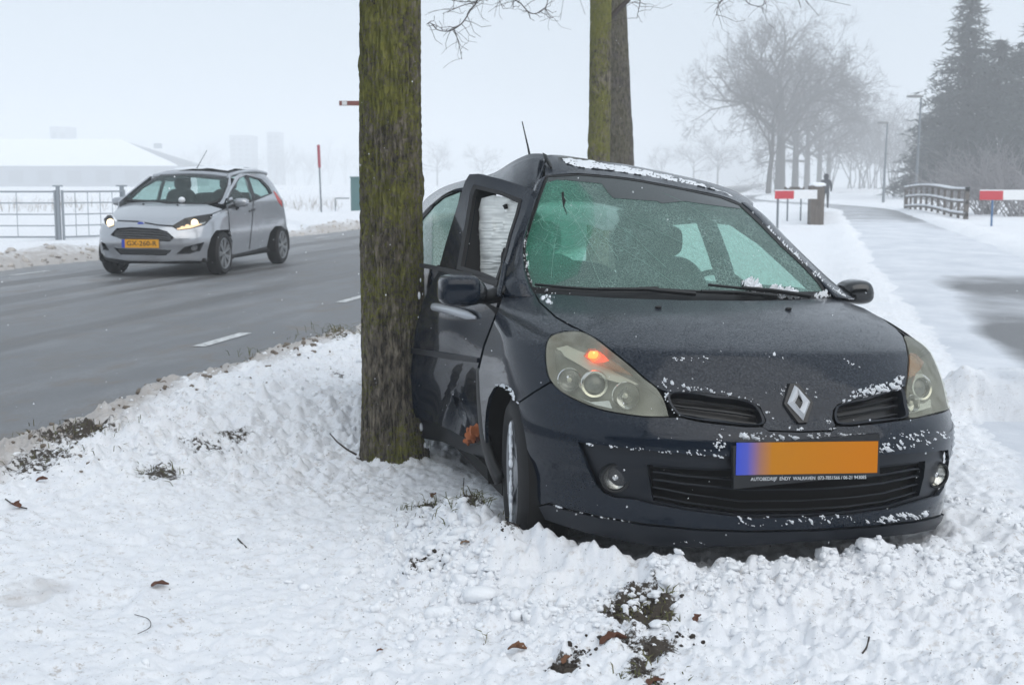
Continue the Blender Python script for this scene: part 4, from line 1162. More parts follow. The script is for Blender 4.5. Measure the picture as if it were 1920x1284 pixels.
superell(cw(1.40, .36, .955), (LAT, BACK, UP), (.20, .12, .055), .8).build('instrument_hood', M['dash'], car)
stw = MB(); ax_ = (-BACK * .9 + UP * -.1 + UP * .5).normalized(); cst = cw(1.62, .36, .90)
e1 = LAT; e2 = ax_.cross(e1)
stw.tube([cst + (e1 * math.cos(q) + e2 * math.sin(q)) * .185 for q in np.linspace(0, 2 * math.pi, 33)], .014, 8, cap=False)
for q in (.2, math.pi - .2, math.pi * 1.5): stw.tube([cst, cst + (e1 * math.cos(q) + e2 * math.sin(q)) * .18], .016, 6)
stw.build('steering_wheel', M['dash'], car)
superell(cw(1.70, .03, 1.29), (LAT, BACK, UP), (.11, .02, .035), .6).build('rear_view_mirror', M['black'], car)

# ------------------------------------------------------------------ mirrors
def mirror_fn(q):
    x, y, z = q; return [x * (1 - .18 * (z > 0) * abs(z) / .06), y * (1 - .35 * max(0, x) / .12), z * (1 - .25 * max(0, x) / .12)]
mc = at(868, 545, 5.13)
mr = superell(mc, (LAT, BACK, UP), (.098, .085, .064), .62, 32, 20, fn=mirror_fn).build('side_mirror', M['mirror_black'], car)
superell(mc + LAT * -.020 + BACK * -.012 + UP * .004, (LAT, BACK, UP), (.083, .08, .062), .5, 28, 16).build('mirror_cap', M['paint'], mr)
MB().tube([mc + LAT * .06 + UP * -.02, mc + LAT * .11 + UP * -.03 + BACK * .03, at(938, 552, 5.25)], [.035, .03, .034], 10).build('mirror_foot', M['black'], mr)
strip('mirror_triangle', [(944, 488), (938, 520), (930, 556)], [(950, 498), (946, 524), (940, 556)], [5.30, 5.25, 5.18], [5.30, 5.24, 5.17], .02, M['paint'], car, thick=.01)
mc2 = at(1600, 547, cdepth(1.40, .95))
m2 = superell(mc2, (-LAT, BACK, UP), (.080, .085, .056), .6, 32, 20, fn=mirror_fn).build('side_mirror', M['mirror_black'], car)
MB().tube([mc2 + LAT * -.05 + UP * -.02, mc2 + LAT * -.15 + UP * -.03], [.03, .03], 8).build('mirror_foot', M['black'], m2)

# ------------------------------------------------------------------ wheels
def wheel(c, out, R=.300, W=.195, name='wheel'):
    out = Vector(out).normalized()
    sh = .5 * W
    ty = MB().lathe([(-sh + .02, .205), (-sh, .23), (-sh - .004, .26), (-sh + .012, R - .014), (-sh + .035, R), (-.03, R), (-.028, R - .007), (-.02, R - .007), (-.018, R), (.018, R), (.02, R - .007), (.028, R - .007), (.03, R),
                      (sh - .035, R), (sh - .012, R - .014), (sh + .004, .26), (sh, .23), (sh - .02, .205)], c, out, 72).build(name, M['tyre'], car)
    rim = MB().lathe([(-sh + .02, .206), (sh - .020, .206), (sh - .008, .203), (sh - .014, .190), (sh - .05, .18), (-sh + .03, .17)], c, out, 64)
    up = Vector((0, 0, 1)); e1 = out.cross(up).normalized(); e2 = e1.cross(out)
    for k in range(7):
        a = 2 * math.pi * k / 7 + .2; e = e1 * math.cos(a) + e2 * math.sin(a); f = e1 * -math.sin(a) + e2 * math.cos(a)
        p0, p1 = Vector(c) + out * (sh - .030) + e * .05, Vector(c) + out * (sh - .018) + e * .195
        w0, w1_ = .030, .024
        q = [p0 - f * w0, p0 + f * w0, p1 + f * w1_, p1 - f * w1_]; q2 = [v - out * .03 for v in q]
        rim.add(q + q2, [(0, 1, 2, 3), (4, 7, 6, 5), (0, 4, 5, 1), (1, 5, 6, 2), (2, 6, 7, 3), (3, 7, 4, 0)])
    rim.lathe([(sh - .012, 0), (sh - .014, .03), (sh - .022, .055), (sh - .06, .06)], c, out, 24)
    rim.build('rim', M['alu'], ty)
    MB().lathe([(-.02, 0), (-.02, .14), (-.04, .15)], c, out, 24).build('brake_disc', M['steel'], ty)
    return ty
wheel(cw(.80, -.735, .297), Vector((-math.cos(.12), -math.sin(.12), 0)))
wheel(cw(.80, .69, .297), LAT)
wheel(bent(3.38, .74, .30), LAT)
wheel(bent(3.38, -.66, .30), -LAT)
_rs = random.Random(3); _mb = MB(); _wc = cw(.80, -.735, .297) + Vector((-math.cos(.12), -math.sin(.12), 0)) * .095
for _k in range(60):
    _a = _rs.uniform(0, 6.28); _r = _rs.uniform(.10, .20); _e = Vector((0, math.cos(_a), math.sin(_a))); _s = _rs.uniform(.006, .02)
    _q = superell(_wc + _e * _r, (LAT, BACK, UP), (_s * .5, _s, _s * _rs.uniform(.7, 1.6)), 1.0, 7, 5); _mb.add(_q.V, _q.F)
_o = _mb.build('rim_snow', M['snow_crust'], car); _o['kind'] = 'stuff'
# wheel arch liner: dark half tunnel
for sg in (-1, 1):
    MB().lathe([(-.20, .35), (.09 if sg < 0 else -.03, .35)], cw(.80, sg * .76, .31), LAT * sg, 24, up=UP, a0=-math.pi * .62, a1=math.pi * .62).build('arch_liner', M['void'], car)
# hanging rear edge of the wing liner
strip('torn_liner', [(895, 690), (896, 745), (901, 810), (911, 860), (930, 908)], [(910, 690), (912, 745), (914, 800), (926, 850), (946, 895)], [5.30, 5.28, 5.22, 5.16, 5.10], [5.26, 5.24, 5.18, 5.12, 5.06], .03, M['black'], car, k=20, thick=.012)
# off-side wing: the same surface round the corner the camera does not see
Pn = FS.P; Nn = FS.N.reshape(FS.P.shape); c0 = FS.P.shape[1] - 66
MB().grid([[tuple(Pn[i, j] - Nn[i, j] * .006) for j in range(c0, FS.P.shape[1], 3)] for i in range(8, FS.P.shape[0], 4)]).build('off_side_wing', M['paint'], car, sharp=None)
# near-side flank below the door line, hidden from the camera by the trunk
# aerial
MB().tube([at(994, 296, 6.9), at(990, 276, 6.9), at(984, 250, 6.9), at(979, 228, 6.9)], [.007, .005, .0035, .003], 6).build('aerial', M['black'], car)

# ------------------------------------------------------------------ snow lying on the wreck
snow_patch(RS, 'roof_snow', [(1052, 297), (1100, 301), (1180, 315), (1260, 331), (1330, 350), (1380, 372), (1360, 362), (1300, 347), (1220, 332), (1150, 321), (1090, 315), (1062, 308)], M['snow_crust'], car, 2.2, .006, .24, .10, 3)
for k, (p, th, thr) in enumerate((
    ([(1232, 706), (1260, 712), (1300, 722), (1380, 736), (1420, 752), (1425, 762), (1400, 749), (1330, 737), (1260, 735), (1240, 727)], .014, .50),
    ([(1240, 727), (1256, 737), (1256, 752), (1264, 768), (1280, 779), (1262, 778), (1248, 752)], .010, .46),
    ([(1565, 758), (1580, 740), (1640, 720), (1690, 704), (1699, 716), (1696, 729), (1634, 742), (1595, 752), (1571, 760)], .016, .47),
    ([(1450, 728), (1490, 716), (1530, 728), (1536, 748), (1518, 742), (1478, 730), (1466, 745)], .008, .52),
    ([(1400, 740), (1440, 766), (1460, 800), (1440, 803), (1434, 780), (1420, 760)], .008, .55),
    ([(1470, 785), (1490, 795), (1520, 800), (1500, 808), (1480, 806)], .010, .5),
    ([(1350, 800), (1372, 808), (1372, 852), (1240, 846), (1330, 838)], .008, .57),
    ([(1380, 812), (1640, 812), (1640, 826), (1380, 827)], .016, .46),
    ([(1546, 782), (1566, 790), (1580, 806), (1545, 808)], .010, .5),
    ([(1646, 818), (1700, 806), (1770, 800), (1785, 824), (1740, 838), (1648, 850)], .010, .60),
    ([(1648, 836), (1720, 826), (1722, 838), (1648, 850)], .012, .47),
    ([(1090, 826), (1250, 842), (1368, 852), (1366, 860), (1250, 850), (1090, 834)], .006, .52),
    ([(1250, 664), (1340, 668), (1340, 680), (1262, 678)], .007, .52),
    ([(1420, 660), (1500, 664), (1500, 674), (1425, 672)], .007, .5),
    ([(1580, 672), (1612, 680), (1614, 690), (1584, 682)], .007, .5),
    ([(1370, 966), (1400, 968), (1520, 966), (1600, 962), (1605, 978), (1500, 988), (1400, 986), (1370, 976)], .008, .54),
    ([(1620, 974), (1690, 960), (1740, 956), (1742, 970), (1690, 978), (1625, 982)], .010, .45),
    ([(1030, 944), (1056, 950), (1060, 978), (1040, 974), (1022, 962)], .008, .47),
    ([(1060, 955), (1180, 976), (1180, 984), (1070, 968)], .006, .54),
    ([(1270, 1008), (1330, 1012), (1330, 1020), (1272, 1018)], .012, .45),
    ([(1003, 548), (1040, 556), (1035, 572), (1016, 566)], .010, .47),
    ([(925, 722), (945, 718), (960, 728), (972, 756), (966, 760), (955, 735), (940, 726)], .010, .42))):
    snow_patch(FS, 'snow_crust', p, M['snow_crust'], car, 1.6, th, thr + .03, .24, k + 2, fade=True)
for k, (p, th, thr) in enumerate((
    ([(1388, 532), (1402, 526), (1420, 532), (1428, 548), (1412, 552), (1396, 546)], .03, .30),
    ([(1428, 548), (1450, 540), (1480, 546), (1512, 562), (1470, 562), (1436, 558)], .03, .36),
    ([(1520, 552), (1545, 548), (1556, 558), (1530, 562)], .02, .36),
    ([(976, 420), (985, 416), (990, 480), (998, 530), (990, 540), (980, 490)], .014, .46),
    ([(1000, 536), (1030, 544), (1060, 552), (1020, 552)], .012, .48),
    ([(1405, 395), (1440, 425), (1560, 538), (1600, 560), (1560, 556), (1500, 494), (1430, 422)], .014, .50))):
    snow_patch(WS, 'snow_crust', p, M['snow_crust'], car, 1.6, th, thr, .22, k + 4, fade=True)
# ================================================================== roadside trees
def m_bark(name, moss=1.0, base=((.028, .024, .019), (.23, .20, .155)), scale=1.0):
    m = mat(name, (.1, .08, .06), .9); t = NT(m); c = t.coord('Object')
    cz = t.coord('Object', (1, 1, .36)); fis = t.noise(cz, 34 * scale, 5, .62); fine = t.noise(t.coord('Object', (1, 1, .45)), 120, 4, .7)
    fr = t.ramp(fis, [(.38, 0.0), (.60, 1.0)])
    col = t.mixc(fr, base[0], base[1])
    col = t.mixc(t.ramp(fine, [(.52, 0.0), (.72, .7)]), col, (.20, .165, .12))
    col = t.mixc(t.ramp(t.noise(c, 26, 5, .75), [(.62, 0.0), (.70, .6)]), col, (.27, .27, .22))         # lichen
    mz = t.n('SeparateXYZ'); t.l(c, mz.inputs[0])
    big = t.math('ADD', t.noise(c, 2.6, 4, .6), t.math('MULTIPLY', mz.outputs[2], .050))
    mk = t.ramp(t.math('ADD', big, t.math('MULTIPLY', t.math('SUBTRACT', t.noise(c, 46, 6, .8), .5), 1.3)), [(.52, 0.0), (.66, moss)])
    col = t.mixc(mk, col, t.mixc(t.noise(c, 14, 4, .7), (.085, .105, .016), (.28, .265, .035)))
    fis = t.math('ADD', fr, t.math('MULTIPLY', mk, .35))
    t.set('Base Color', col)
    t.bump(t.math('ADD', fis, t.math('MULTIPLY', fine, .6)), .9, .016); return m
M['bark'] = m_bark('mossy_bark', .85)
M['bark2'] = m_bark('mossy_bark_far', .8)
M['bark3'] = m_bark('grey_bark', .15, ((.035, .030, .028), (.12, .105, .095)))
M['twig'] = mat('dark_twig', (.055, .045, .040), .9)
def trunk_mesh(base, top, r0, r1, nz, na, seed, lean=None, relief=.006, flare=.12, knots=()):
    base, top = Vector(base), Vector(top); Hh = (top - base).length
    zz = np.linspace(0, 1, nz)[:, None]; aa = np.linspace(0, 2 * math.pi, na, endpoint=False)[None]
    h = zz * Hh
    r = r0 + (r1 - r0) * zz + 0 * aa
    r = r * (1 + flare * np.exp(-h / .22) * (.8 + .35 * np.cos(aa * 3 + seed)))
    r = r * (1 + .035 * (fbm(np.cos(aa) * 1.3 + seed + 5, h * .9 + np.sin(aa) * 1.3 + 9, 3, seed % 7) - .5) * 2)
    u = aa / (2 * math.pi) * (2 * math.pi * r0) * 1.0
    # vertical fissures: ridged noise, periodic round the trunk
    k1 = np.abs(fbm(np.cos(aa) * r0 * 95 + 40 + h * .8, np.sin(aa) * r0 * 95 + h * 4.5 + 30, 3, (seed + 2) % 7) - .5) * 2
    k2 = fbm(np.cos(aa) * r0 * 240 + 60, np.sin(aa) * r0 * 240 + h * 26, 3, (seed + 4) % 7)
    r = r - relief * 1.5 * np.clip(.30 - k1, 0, 1) * 3 + relief * (k2 - .5)
    for kh, ka, kr, kd in knots:
        d = np.hypot((h - kh) / kr, np.angle(np.exp(1j * (aa - ka))) * r0 / kr); r = r + kd * np.exp(-d ** 2) - kd * 1.2 * np.exp(-(d * 2.4) ** 2)
    cx = base.x + (top.x - base.x) * zz + .02 * np.sin(zz * 5 + seed); cy = base.y + (top.y - base.y) * zz
    X = cx + r * np.cos(aa); Y = cy + r * np.sin(aa); Z = base.z + h + 0 * aa
    V = np.stack([X, Y, Z], 2).reshape(-1, 3)
    F = [(i * na + j, i * na + (j + 1) % na, (i + 1) * na + (j + 1) % na, (i + 1) * na + j) for i in range(nz - 1) for j in range(na)]
    return V, F
def limb_tree(rng, p, d, L, r, depth, out, twig=.004, spread=.6, gravity=.0, ratio=.72, nseg=4, kids=3):
    """recursive limb: adds (points, radii) polylines"""
    pts = [p.copy()]; rad = [r]; q = p.copy(); dd = d.normalized()
    for i in range(nseg):
        dd = (dd + Vector((rng.gauss(0, .16), rng.gauss(0, .16), rng.gauss(0, .12) + gravity))).normalized()
        q = q + dd * (L / nseg); pts.append(q.copy()); rad.append(max(twig * .6, r * (1 - .45 * (i + 1) / nseg)))
    out.append((pts, rad))
    if depth <= 0: return
    for k in range(kids + (rng.random() < .5)):
        t_ = rng.uniform(.35, 1.0); i = min(nseg - 1, int(t_ * nseg)); b = pts[i].lerp(pts[i + 1], t_ * nseg - i)
        ax = dd.orthogonal(); ax.rotate(Matrix.Rotation(rng.uniform(0, 6.28), 3, dd))
        nd = (dd + ax * rng.uniform(.5, 1.1) * spread * 1.5).normalized()
        limb_tree(rng, b, nd, L * ratio * rng.uniform(.7, 1.1), max(twig * .7, r * .55 * rng.uniform(.7, 1.0)), depth - 1, out, twig, spread, gravity, ratio, max(2, nseg - 1), kids)
def limbs_obj(name, out, m_, parent, thick=7):
    mb = MB()
    for pts, rad in out:
        mb.tube(pts, rad, thick if rad[0] > .05 else (5 if rad[0] > .02 else 3), cap=False)
    return mb.build(name, m_, parent, sharp=None)

# the tree the car stands against
t1 = thing('roadside_tree', 'thick mossy tree trunk in the foreground that the dark car rests against', 'tree', (-.606, 6.6, 0), 'trees in the verge')
V, F = trunk_mesh((-.612, 6.6, -.12), (-.575, 6.62, 5.6), .170, .130, 620, 230, 3, relief=.011, flare=.22, knots=((2.02, -1.45, .10, .022), (2.25, -1.9, .09, .015), (2.25, -1.1, .09, .012), (1.50, .15, .05, .02), (2.1, 3.0, .05, .015)))
mesh('trunk', V, F, M['bark'], t1)
rg = random.Random(5); out = []
for k in range(6):
    a = k * 1.1 + .3; limb_tree(rg, Vector((-.58, 6.62, 4.2 + k * .25)), Vector((math.cos(a), math.sin(a), .8)), 2.4, .05, 3, out, .005)
limbs_obj('crown', out, M['twig'], t1)
MB().tube([at(668, 852, 6.45), at(650, 842, 6.42), at(632, 828, 6.42), at(618, 812, 6.42)], [.006, .005, .004, .003], 6).build('root_sprout', M['twig'], t1)
MB().tube([at(676, 861, 6.4), at(668, 858, 6.4)], [.004, .003], 5).build('root_sprout', M['twig'], t1)
# snow driven against its right side
rs_ = random.Random(9); mbs = MB()
for k in range(70):
    zz = abs(rs_.gauss(0, .35)); a = rs_.gauss(-.25, .22); rr_ = .168 - .008 * zz + .012 * math.exp(-zz / .2); s_ = rs_.uniform(.004, .014) * (1.3 if zz < .2 else .8)
    c_ = Vector((-.61 + rr_ * math.cos(a), 6.6 + rr_ * math.sin(a), .02 + zz)); sub = superell(c_, (LAT, BACK, UP), (s_ * .7, s_ * .9, s_ * rs_.uniform(.8, 2.0)), 1.0, 7, 5); mbs.add(sub.V, sub.F)
o = mbs.build('trunk_snow', M['snow_crust'], t1); o['kind'] = 'stuff'

t2 = thing('roadside_tree', 'slim mossy trunk behind the wrecked car, left of the pair', 'tree', (1.0, 14.5, 0), 'trees in the verge')
V, F = trunk_mesh((.985, 14.5, -.1), (.945, 14.5, 6.5), .132, .108, 330, 90, 5, relief=.006, knots=((2.55, -1.9, .10, .03), (1.45, 3.2, .10, .02), (1.9, 3.1, .12, .015)))
mesh('trunk', V, F, M['bark2'], t2)
out = []; rg = random.Random(21)
limb_tree(rg, Vector((1.0, 14.5, 3.12)), Vector((.55, -.1, .75)), 1.6, .035, 3, out, .005)
for k in range(6):
    a = k * 1.05; limb_tree(rg, Vector((.95, 14.5, 4.0 + .35 * k)), Vector((math.cos(a), math.sin(a), .5)), 2.2, .045, 3, out, .005)
limbs_obj('crown', out, M['twig'], t2)
t3 = thing('roadside_tree', 'stout grey trunk behind the wrecked car, right of the pair', 'tree', (1.62, 19.5, 0), 'trees in the verge')
V, F = trunk_mesh((1.66, 19.5, -.1), (1.40, 19.5, 7.5), .265, .15, 330, 110, 8, relief=.008, knots=((3.1, -.9, .14, .03), (2.2, .1, .2, .02)))
mesh('trunk', V, F, M['bark3'], t3)
out = []; rg = random.Random(31)
for k in range(7):
    a = k * .95; limb_tree(rg, Vector((1.46, 19.5, 4.6 + .35 * k)), Vector((math.cos(a), math.sin(a), .6)), 2.6, .05, 3, out, .006)
limbs_obj('crown', out, M['twig'], t3)
# low twigs of the tree behind, hanging into the top of the picture
def hang(lines, d, parent, name='hanging_branch'):
    mb = MB(); rg = random.Random(13)
    for pts, r in lines:
        P = crom([(x, y, d + .25 * math.sin(i * 1.3)) for i, (x, y) in enumerate(pts)], 6); n = len(P)
        W = [at(*p) for p in P]; mb.tube(W, [r * (1 - .6 * i / n) for i in range(n)], 5)
        for i in range(1, n, 2):
            a = rg.uniform(0, 6.28); L = rg.uniform(.05, .22)
            e = W[i] + Vector((math.cos(a) * L, rg.uniform(-.1, .1), math.sin(a) * L * .7 - .03)); e2 = e + Vector((math.cos(a + .5) * L * .5, 0, math.sin(a + .5) * L * .4))
            mb.tube([W[i], W[i].lerp(e, .5) + Vector((0, 0, .01)), e, e2], [r * .5, r * .42, r * .35, r * .3], 4)
    return mb.build(name, M['twig'], parent)
hang([([(905, -30), (893, 5), (883, 18), (868, 42), (851, 55), (838, 59), (820, 56), (808, 44), (800, 46)], .009),
      ([(851, 55), (856, 68), (862, 90), (866, 112)], .006), ([(893, 5), (870, 10), (850, 18), (830, 26)], .006),
      ([(940, -30), (958, -5), (975, 6), (990, 22), (1004, 26), (1022, 15), (1030, -10)], .008), ([(960, -20), (962, 0), (962, 16)], .007), ([(1022, 15), (1030, 30), (1038, 34)], .005),
      ([(990, 22), (994, 36)], .004), ([(860, -20), (852, 0), (850, 20)], .005), ([(930, -20), (938, 5), (944, 18)], .005), ([(800, -20), (840, -2), (880, 4), (930, -6)], .006)], 13.2, t2)
hang([([(1360, -20), (1354, 0), (1346, 14), (1343, 30)], .006), ([(1354, 0), (1346, 10), (1352, 24)], .004), ([(1395, -10), (1402, 6), (1420, 12), (1432, 10)], .005), ([(1425, -20), (1432, 0), (1438, 12)], .005), ([(1200, -20), (1200, 5), (1197, 20), (1194, 36)], .006), ([(1200, 5), (1212, 10)], .004)], 12.6, t2)
# ================================================================== the silver hatchback on the road
FX, FY, FPS = -4.98, 17.2, -.15
def fw2(a, b, z):
    return Vector((FX - math.sin(FPS) * a + math.cos(FPS) * b, FY + math.cos(FPS) * a + math.sin(FPS) * b, z + ROADZ))
FLAT = Vector((math.cos(FPS), math.sin(FPS), 0)); FBACK = Vector((-math.sin(FPS), math.cos(FPS), 0))
def grid_surf(f, us_, vs_, want):
    S = Surf(np.array([[tuple(f(u, v)) for u in us_] for v in vs_])); S.rng = (15, 24)
    n = S.N.reshape(S.P.shape)[len(vs_) // 2, len(us_) // 2]
    if Vector(n).dot(Vector(want)) < 0: S.flip()
    return S
FPROF = [(.22, .16), (.10, .19), (.06, .24), (.05, .30), (.03, .38), (.0, .46), (.0, .52), (.02, .58), (.05, .64), (.09, .70), (.15, .755), (.24, .805), (.42, .865), (.70, .935), (1.0, .99), (1.15, 1.01)]
fpa = pchip([p[1] for p in FPROF], [p[0] for p in FPROF])
def ffront(t_, z):
    x = min(1.0, abs(t_)); xb = math.sin(x * math.pi / 2); ab = .60 * (1 - max(0, 1 - xb ** 2.4) ** .552); b = .865 * xb
    if abs(t_) > 1: ab += (abs(t_) - 1)
    wz = np.interp(z, [.16, .35, .6, .8, 1.0], [.95, .985, 1.0, .995, .955])
    return fw2(float(fpa(z)) + ab, math.copysign(b * wz, t_), z)
FF = grid_surf(ffront, np.linspace(-1.9, 1.9, 150), np.linspace(.16, 1.01, 70), (0, -1, 0))
def fside(a, h):
    b = .855 + .02 * math.sin(min(1, h / .66) * math.pi) - .36 * max(0, h - .66) ** 1.2 * 1.6 - .05 * max(0, a - 3.0) ** 1.5
    return fw2(a, b, .20 + 1.18 * h)
FSs = grid_surf(fside, np.linspace(1.0, 3.95, 80), np.linspace(0, 1.02, 50), FLAT)
def fsideL(a, h):
    b = .855 + .02 * math.sin(min(1, h / .66) * math.pi) - .36 * max(0, h - .66) ** 1.2 * 1.6 - .05 * max(0, a - 3.0) ** 1.5
    return fw2(a, -b, .20 + 1.18 * h)
def fws(u, v):
    b = (u - .5) * 2 * (.74 - .20 * v); a = 1.02 + .16 * (b / .7) ** 2 + v * .72 - .06 * v * (b / .55) ** 2 + .0; z = .985 + .44 * v + .06 * math.sin(math.pi * v) - .03 * v * (b / .5) ** 2
    return fw2(a, b, z)
FW = grid_surf(fws, np.linspace(-.06, 1.06, 60), np.linspace(-.06, 1.03, 40), (0, -1, .3))
def froof(u, v):
    b = (u - .5) * 2 * .57; a = 1.76 + 1.72 * v; z = 1.418 + .105 * math.sin(min(1.0, max(-.05, v)) * math.pi * .66) - .045 * (b / .57) ** 2 - .055 * v * v - (.05 if v < 0 else 0)
    return fw2(a, b, z)
fcar = thing('oncoming_car', 'small silver hatchback driving on the slushy road with headlights lit', 'car', (fw2(1.9, 0, 0)))
MB().grid([[froof(u, v) for u in np.linspace(-.01, 1.01, 24)] for v in np.linspace(-.03, .93, 24)]).build('roof', M['silver'], fcar, sharp=None)
o = MB().grid([[froof(u, v) + Vector((0, 0, .022 + .022 * fbm(np.array([u * 6]), np.array([v * 8]), 3, 3)[0])) for u in np.linspace(.08, .92, 40)] for v in np.linspace(.14, .90, 40)]).build('roof_snow', M['snow_crust'], fcar, sharp=None); o['kind'] = 'stuff'
for _u in (0.0, 1.0):
    MB().tube([froof(_u, v) + Vector((0, 0, -.012)) for v in np.linspace(-.02, .95, 16)], .034, 10).build('roof_rail', M['silver'], fcar)
MB().tube([froof(u, .0) + Vector((0, 0, -.014)) for u in np.linspace(0, 1, 16)], .036, 10).build('roof_header', M['silver'], fcar)
# bodywork
fg_ = [(207, 441), (219, 428), (247, 426), (296, 429), (313, 434), (327, 446), (318, 453), (269, 450), (226, 448)]
fl_ = [(214, 465), (240, 467), (322, 469), (311, 479), (226, 477)]
ffr = [(330, 477), (346, 463), (383, 454), (376, 470), (357, 476)]
ffl = [(190, 453), (197, 457), (205, 470), (194, 469)]
fhr = [(324, 424), (346, 411), (370, 406), (397, 402), (395, 409), (383, 420), (357, 428), (333, 431)]
fhl = [(195, 411), (202, 404), (209, 403.6), (213.6, 413), (213.6, 423), (205, 425.5), (197, 420)]
def fpanel(name, S, poly, m_, off=0, holes=(), step=3.0, lip=.02, parent=None):
    return S.panel(name, poly, m_, parent or fcar, step=step, holes=holes, off=off, lip=lip)
P_ = FF.P
fb = MB().grid([[tuple(q) for q in r[::2]] for r in P_[:, :]])
hood_b = [(238, 372), (313, 383), (388, 384), (417, 393), (397, 401), (370, 405), (346, 410), (324, 423), (296, 421), (258, 414.5), (219, 413), (211, 402), (225, 385)]
fpanel('hood', FF, hood_b, M['silver'], off=.004)
fbump = [(214, 415), (258, 417), (296, 423.5), (324, 426), (333, 432), (357, 429.5), (384, 422), (397, 409), (399, 402), (418, 394), (424, 391), (436, 404), (437, 430), (405, 432), (396, 445), (389, 470), (388, 490), (350, 489), (300, 491), (240, 489), (200, 483), (190, 474), (186, 455), (187, 432), (192, 418), (197, 421.5), (205, 427), (214, 424.5)]
fpanel('bumper', FF, fbump, M['silver'], holes=[fg_, fl_, ffr, ffl])
fpanel('valance', FF, [(190, 474), (200, 483), (240, 489), (300, 491), (350, 489), (388, 490), (386, 497), (340, 499), (280, 499), (215, 495), (196, 488)], M['black'], off=-.01)
for nm, q in (('upper_grille', fg_), ('lower_grille', fl_), ('fog_recess', ffr), ('fog_recess', ffl)):
    g = fpanel(nm, FF, q, M['grille'], off=-.05, lip=0)
    bnd = resample(q, 3); A = [FF.hit(*p) for p in bnd]; A.append(A[0])
    MB().grid([[tuple(h + n_ * .002) for h, n_ in A], [tuple(h - n_ * .055) for h, n_ in A]]).build('recess_wall', M['trim'], g, sharp=None)
    if 'grille' in nm:
        bb_ = np.array(bnd); k_ = 4 if nm == 'upper_grille' else 3
        for k in range(k_):
            pts = []
            for x in np.linspace(bb_[:, 0].min() + 6, bb_[:, 0].max() - 6, 12):
                col = bb_[np.abs(bb_[:, 0] - x) < 5]
                if len(col) < 2: continue
                y = col[:, 1].min() + (col[:, 1].max() - col[:, 1].min()) * (k + .8) / (k_ + .6); h, n_ = FF.hit(x, y); pts.append(Vector(h) - Vector(n_) * .02)
            MB().tube(pts, .011, 6).build('grille_bar', M['bar_grey'], g)
c_, n_ = FF.hit(366, 466)
MB().lathe([(-.02, .045), (.0, .045), (.0, .036), (-.01, 0)], Vector(c_) - Vector(n_) * .03, n_, 20).build('fog_lamp', M['lamp_grey'], fcar)
# lit headlamps
for q, cores in ((fhr, ((366, 413, .050), (352, 421, .03), (342, 424, .025))), (fhl, ((203, 413, .055),))):
    g = fpanel('headlight', FF, q, M['lens_clear'], off=.004, lip=0)
    fpanel('lamp_bowl', FF, q, M['refl'], off=-.07, lip=0, parent=g)
    bnd = resample(q, 3); A = [FF.hit(*p) for p in bnd]; A.append(A[0])
    MB().grid([[tuple(h + n_ * .004) for h, n_ in A], [tuple(h - n_ * .075) for h, n_ in A]]).build('recess_wall', M['trim'], g, sharp=None)
    for x, y, r_ in cores:
        c_, n_ = FF.hit(x, y)
        superell(Vector(c_) - Vector(n_) * .048, (FLAT, FBACK, UP), (r_, r_ * .4, r_), .9, 14, 10).build('lit_lamp', M['lamp_hot'] if r_ > .04 else M['lamp_warm'], g)
    if q is fhr:
        fpanel('light_strip', FF, [(330, 428), (345, 424), (372, 418), (380, 419), (357, 427), (336, 430)], M['lamp_warm'], off=-.02, lip=0, parent=g)
# emblem oval and plate
c_, n_ = FF.hit(264, 419.5)
em = superell(Vector(c_), (FLAT, Vector(n_), UP), (.058, .010, .024), 1.0, 24, 12).build('emblem', M['chrome'], fcar)
superell(Vector(c_) + Vector(n_) * .003, (FLAT, Vector(n_), UP), (.050, .010, .019), 1.0, 24, 12).build('emblem_oval', M['plate_blue'], em)
def fpp(u, v, d=0): return fw2(-.02 - d, (u - .5) * .52, .405 + v * .112)
V = [fpp(0, 0), fpp(1, 0), fpp(1, 1), fpp(0, 1)]; V2 = [fpp(0, 0, -.015), fpp(1, 0, -.015), fpp(1, 1, -.015), fpp(0, 1, -.015)]
fp_ = mesh('number_plate', V + V2, [(0, 1, 2, 3), (7, 6, 5, 4), (0, 4, 5, 1), (1, 5, 6, 2), (2, 6, 7, 3), (3, 7, 4, 0)], M['plate_yellow'], fcar, smooth=False)
mesh('plate_band', [fpp(.0, .0, .002), fpp(.085, .0, .002), fpp(.085, 1, .002), fpp(0, 1, .002)], [(0, 1, 2, 3)], M['plate_blue'], fp_, smooth=False)
text('GX-260-R', 'registration', .088, fpp(.54, .5, .003), fpp(1, 0) - fpp(0, 0), UP, M['black_print'], fp_, width=.42)
# windscreen, pillars, sides
fglass = [(243, 373), (268, 350), (304, 329.5), (363, 329.5), (427, 336), (423, 350), (416, 367), (406, 376), (379, 381), (313, 378)]
fpanel('windscreen', FW, fglass, M['cleanglass'], step=4, lip=0, off=.003)
fpanel('windscreen_frame', FW, [(237, 376), (265, 349), (302, 327.5), (363, 327.5), (431, 334), (429, 350), (418, 370), (408, 379), (379, 385), (313, 382)], M['black'], holes=[fglass], step=4, off=0, lip=.03)
fpanel('windscreen_pillar', FW, [(430, 331), (443, 326), (440, 340), (428, 362), (416, 392), (409, 386), (418, 372), (427, 350)], M['silver'], step=3, off=.014, lip=.03)
fs_out = [(418, 393), (430, 360), (445, 329), (462, 316), (494, 325), (511, 344), (522, 362), (530, 376), (536, 410), (538, 432), (527, 424), (516, 424), (506, 436), (500, 462), (470, 470), (434, 478), (436, 452), (430, 440), (420, 432), (400, 432), (404, 404)]
fd1 = [(424, 387), (434, 360), (449, 335), (460, 330), (474, 374), (450, 381)]
fd2 = [(465, 330), (487, 337), (500, 351), (507, 363), (478, 373)]
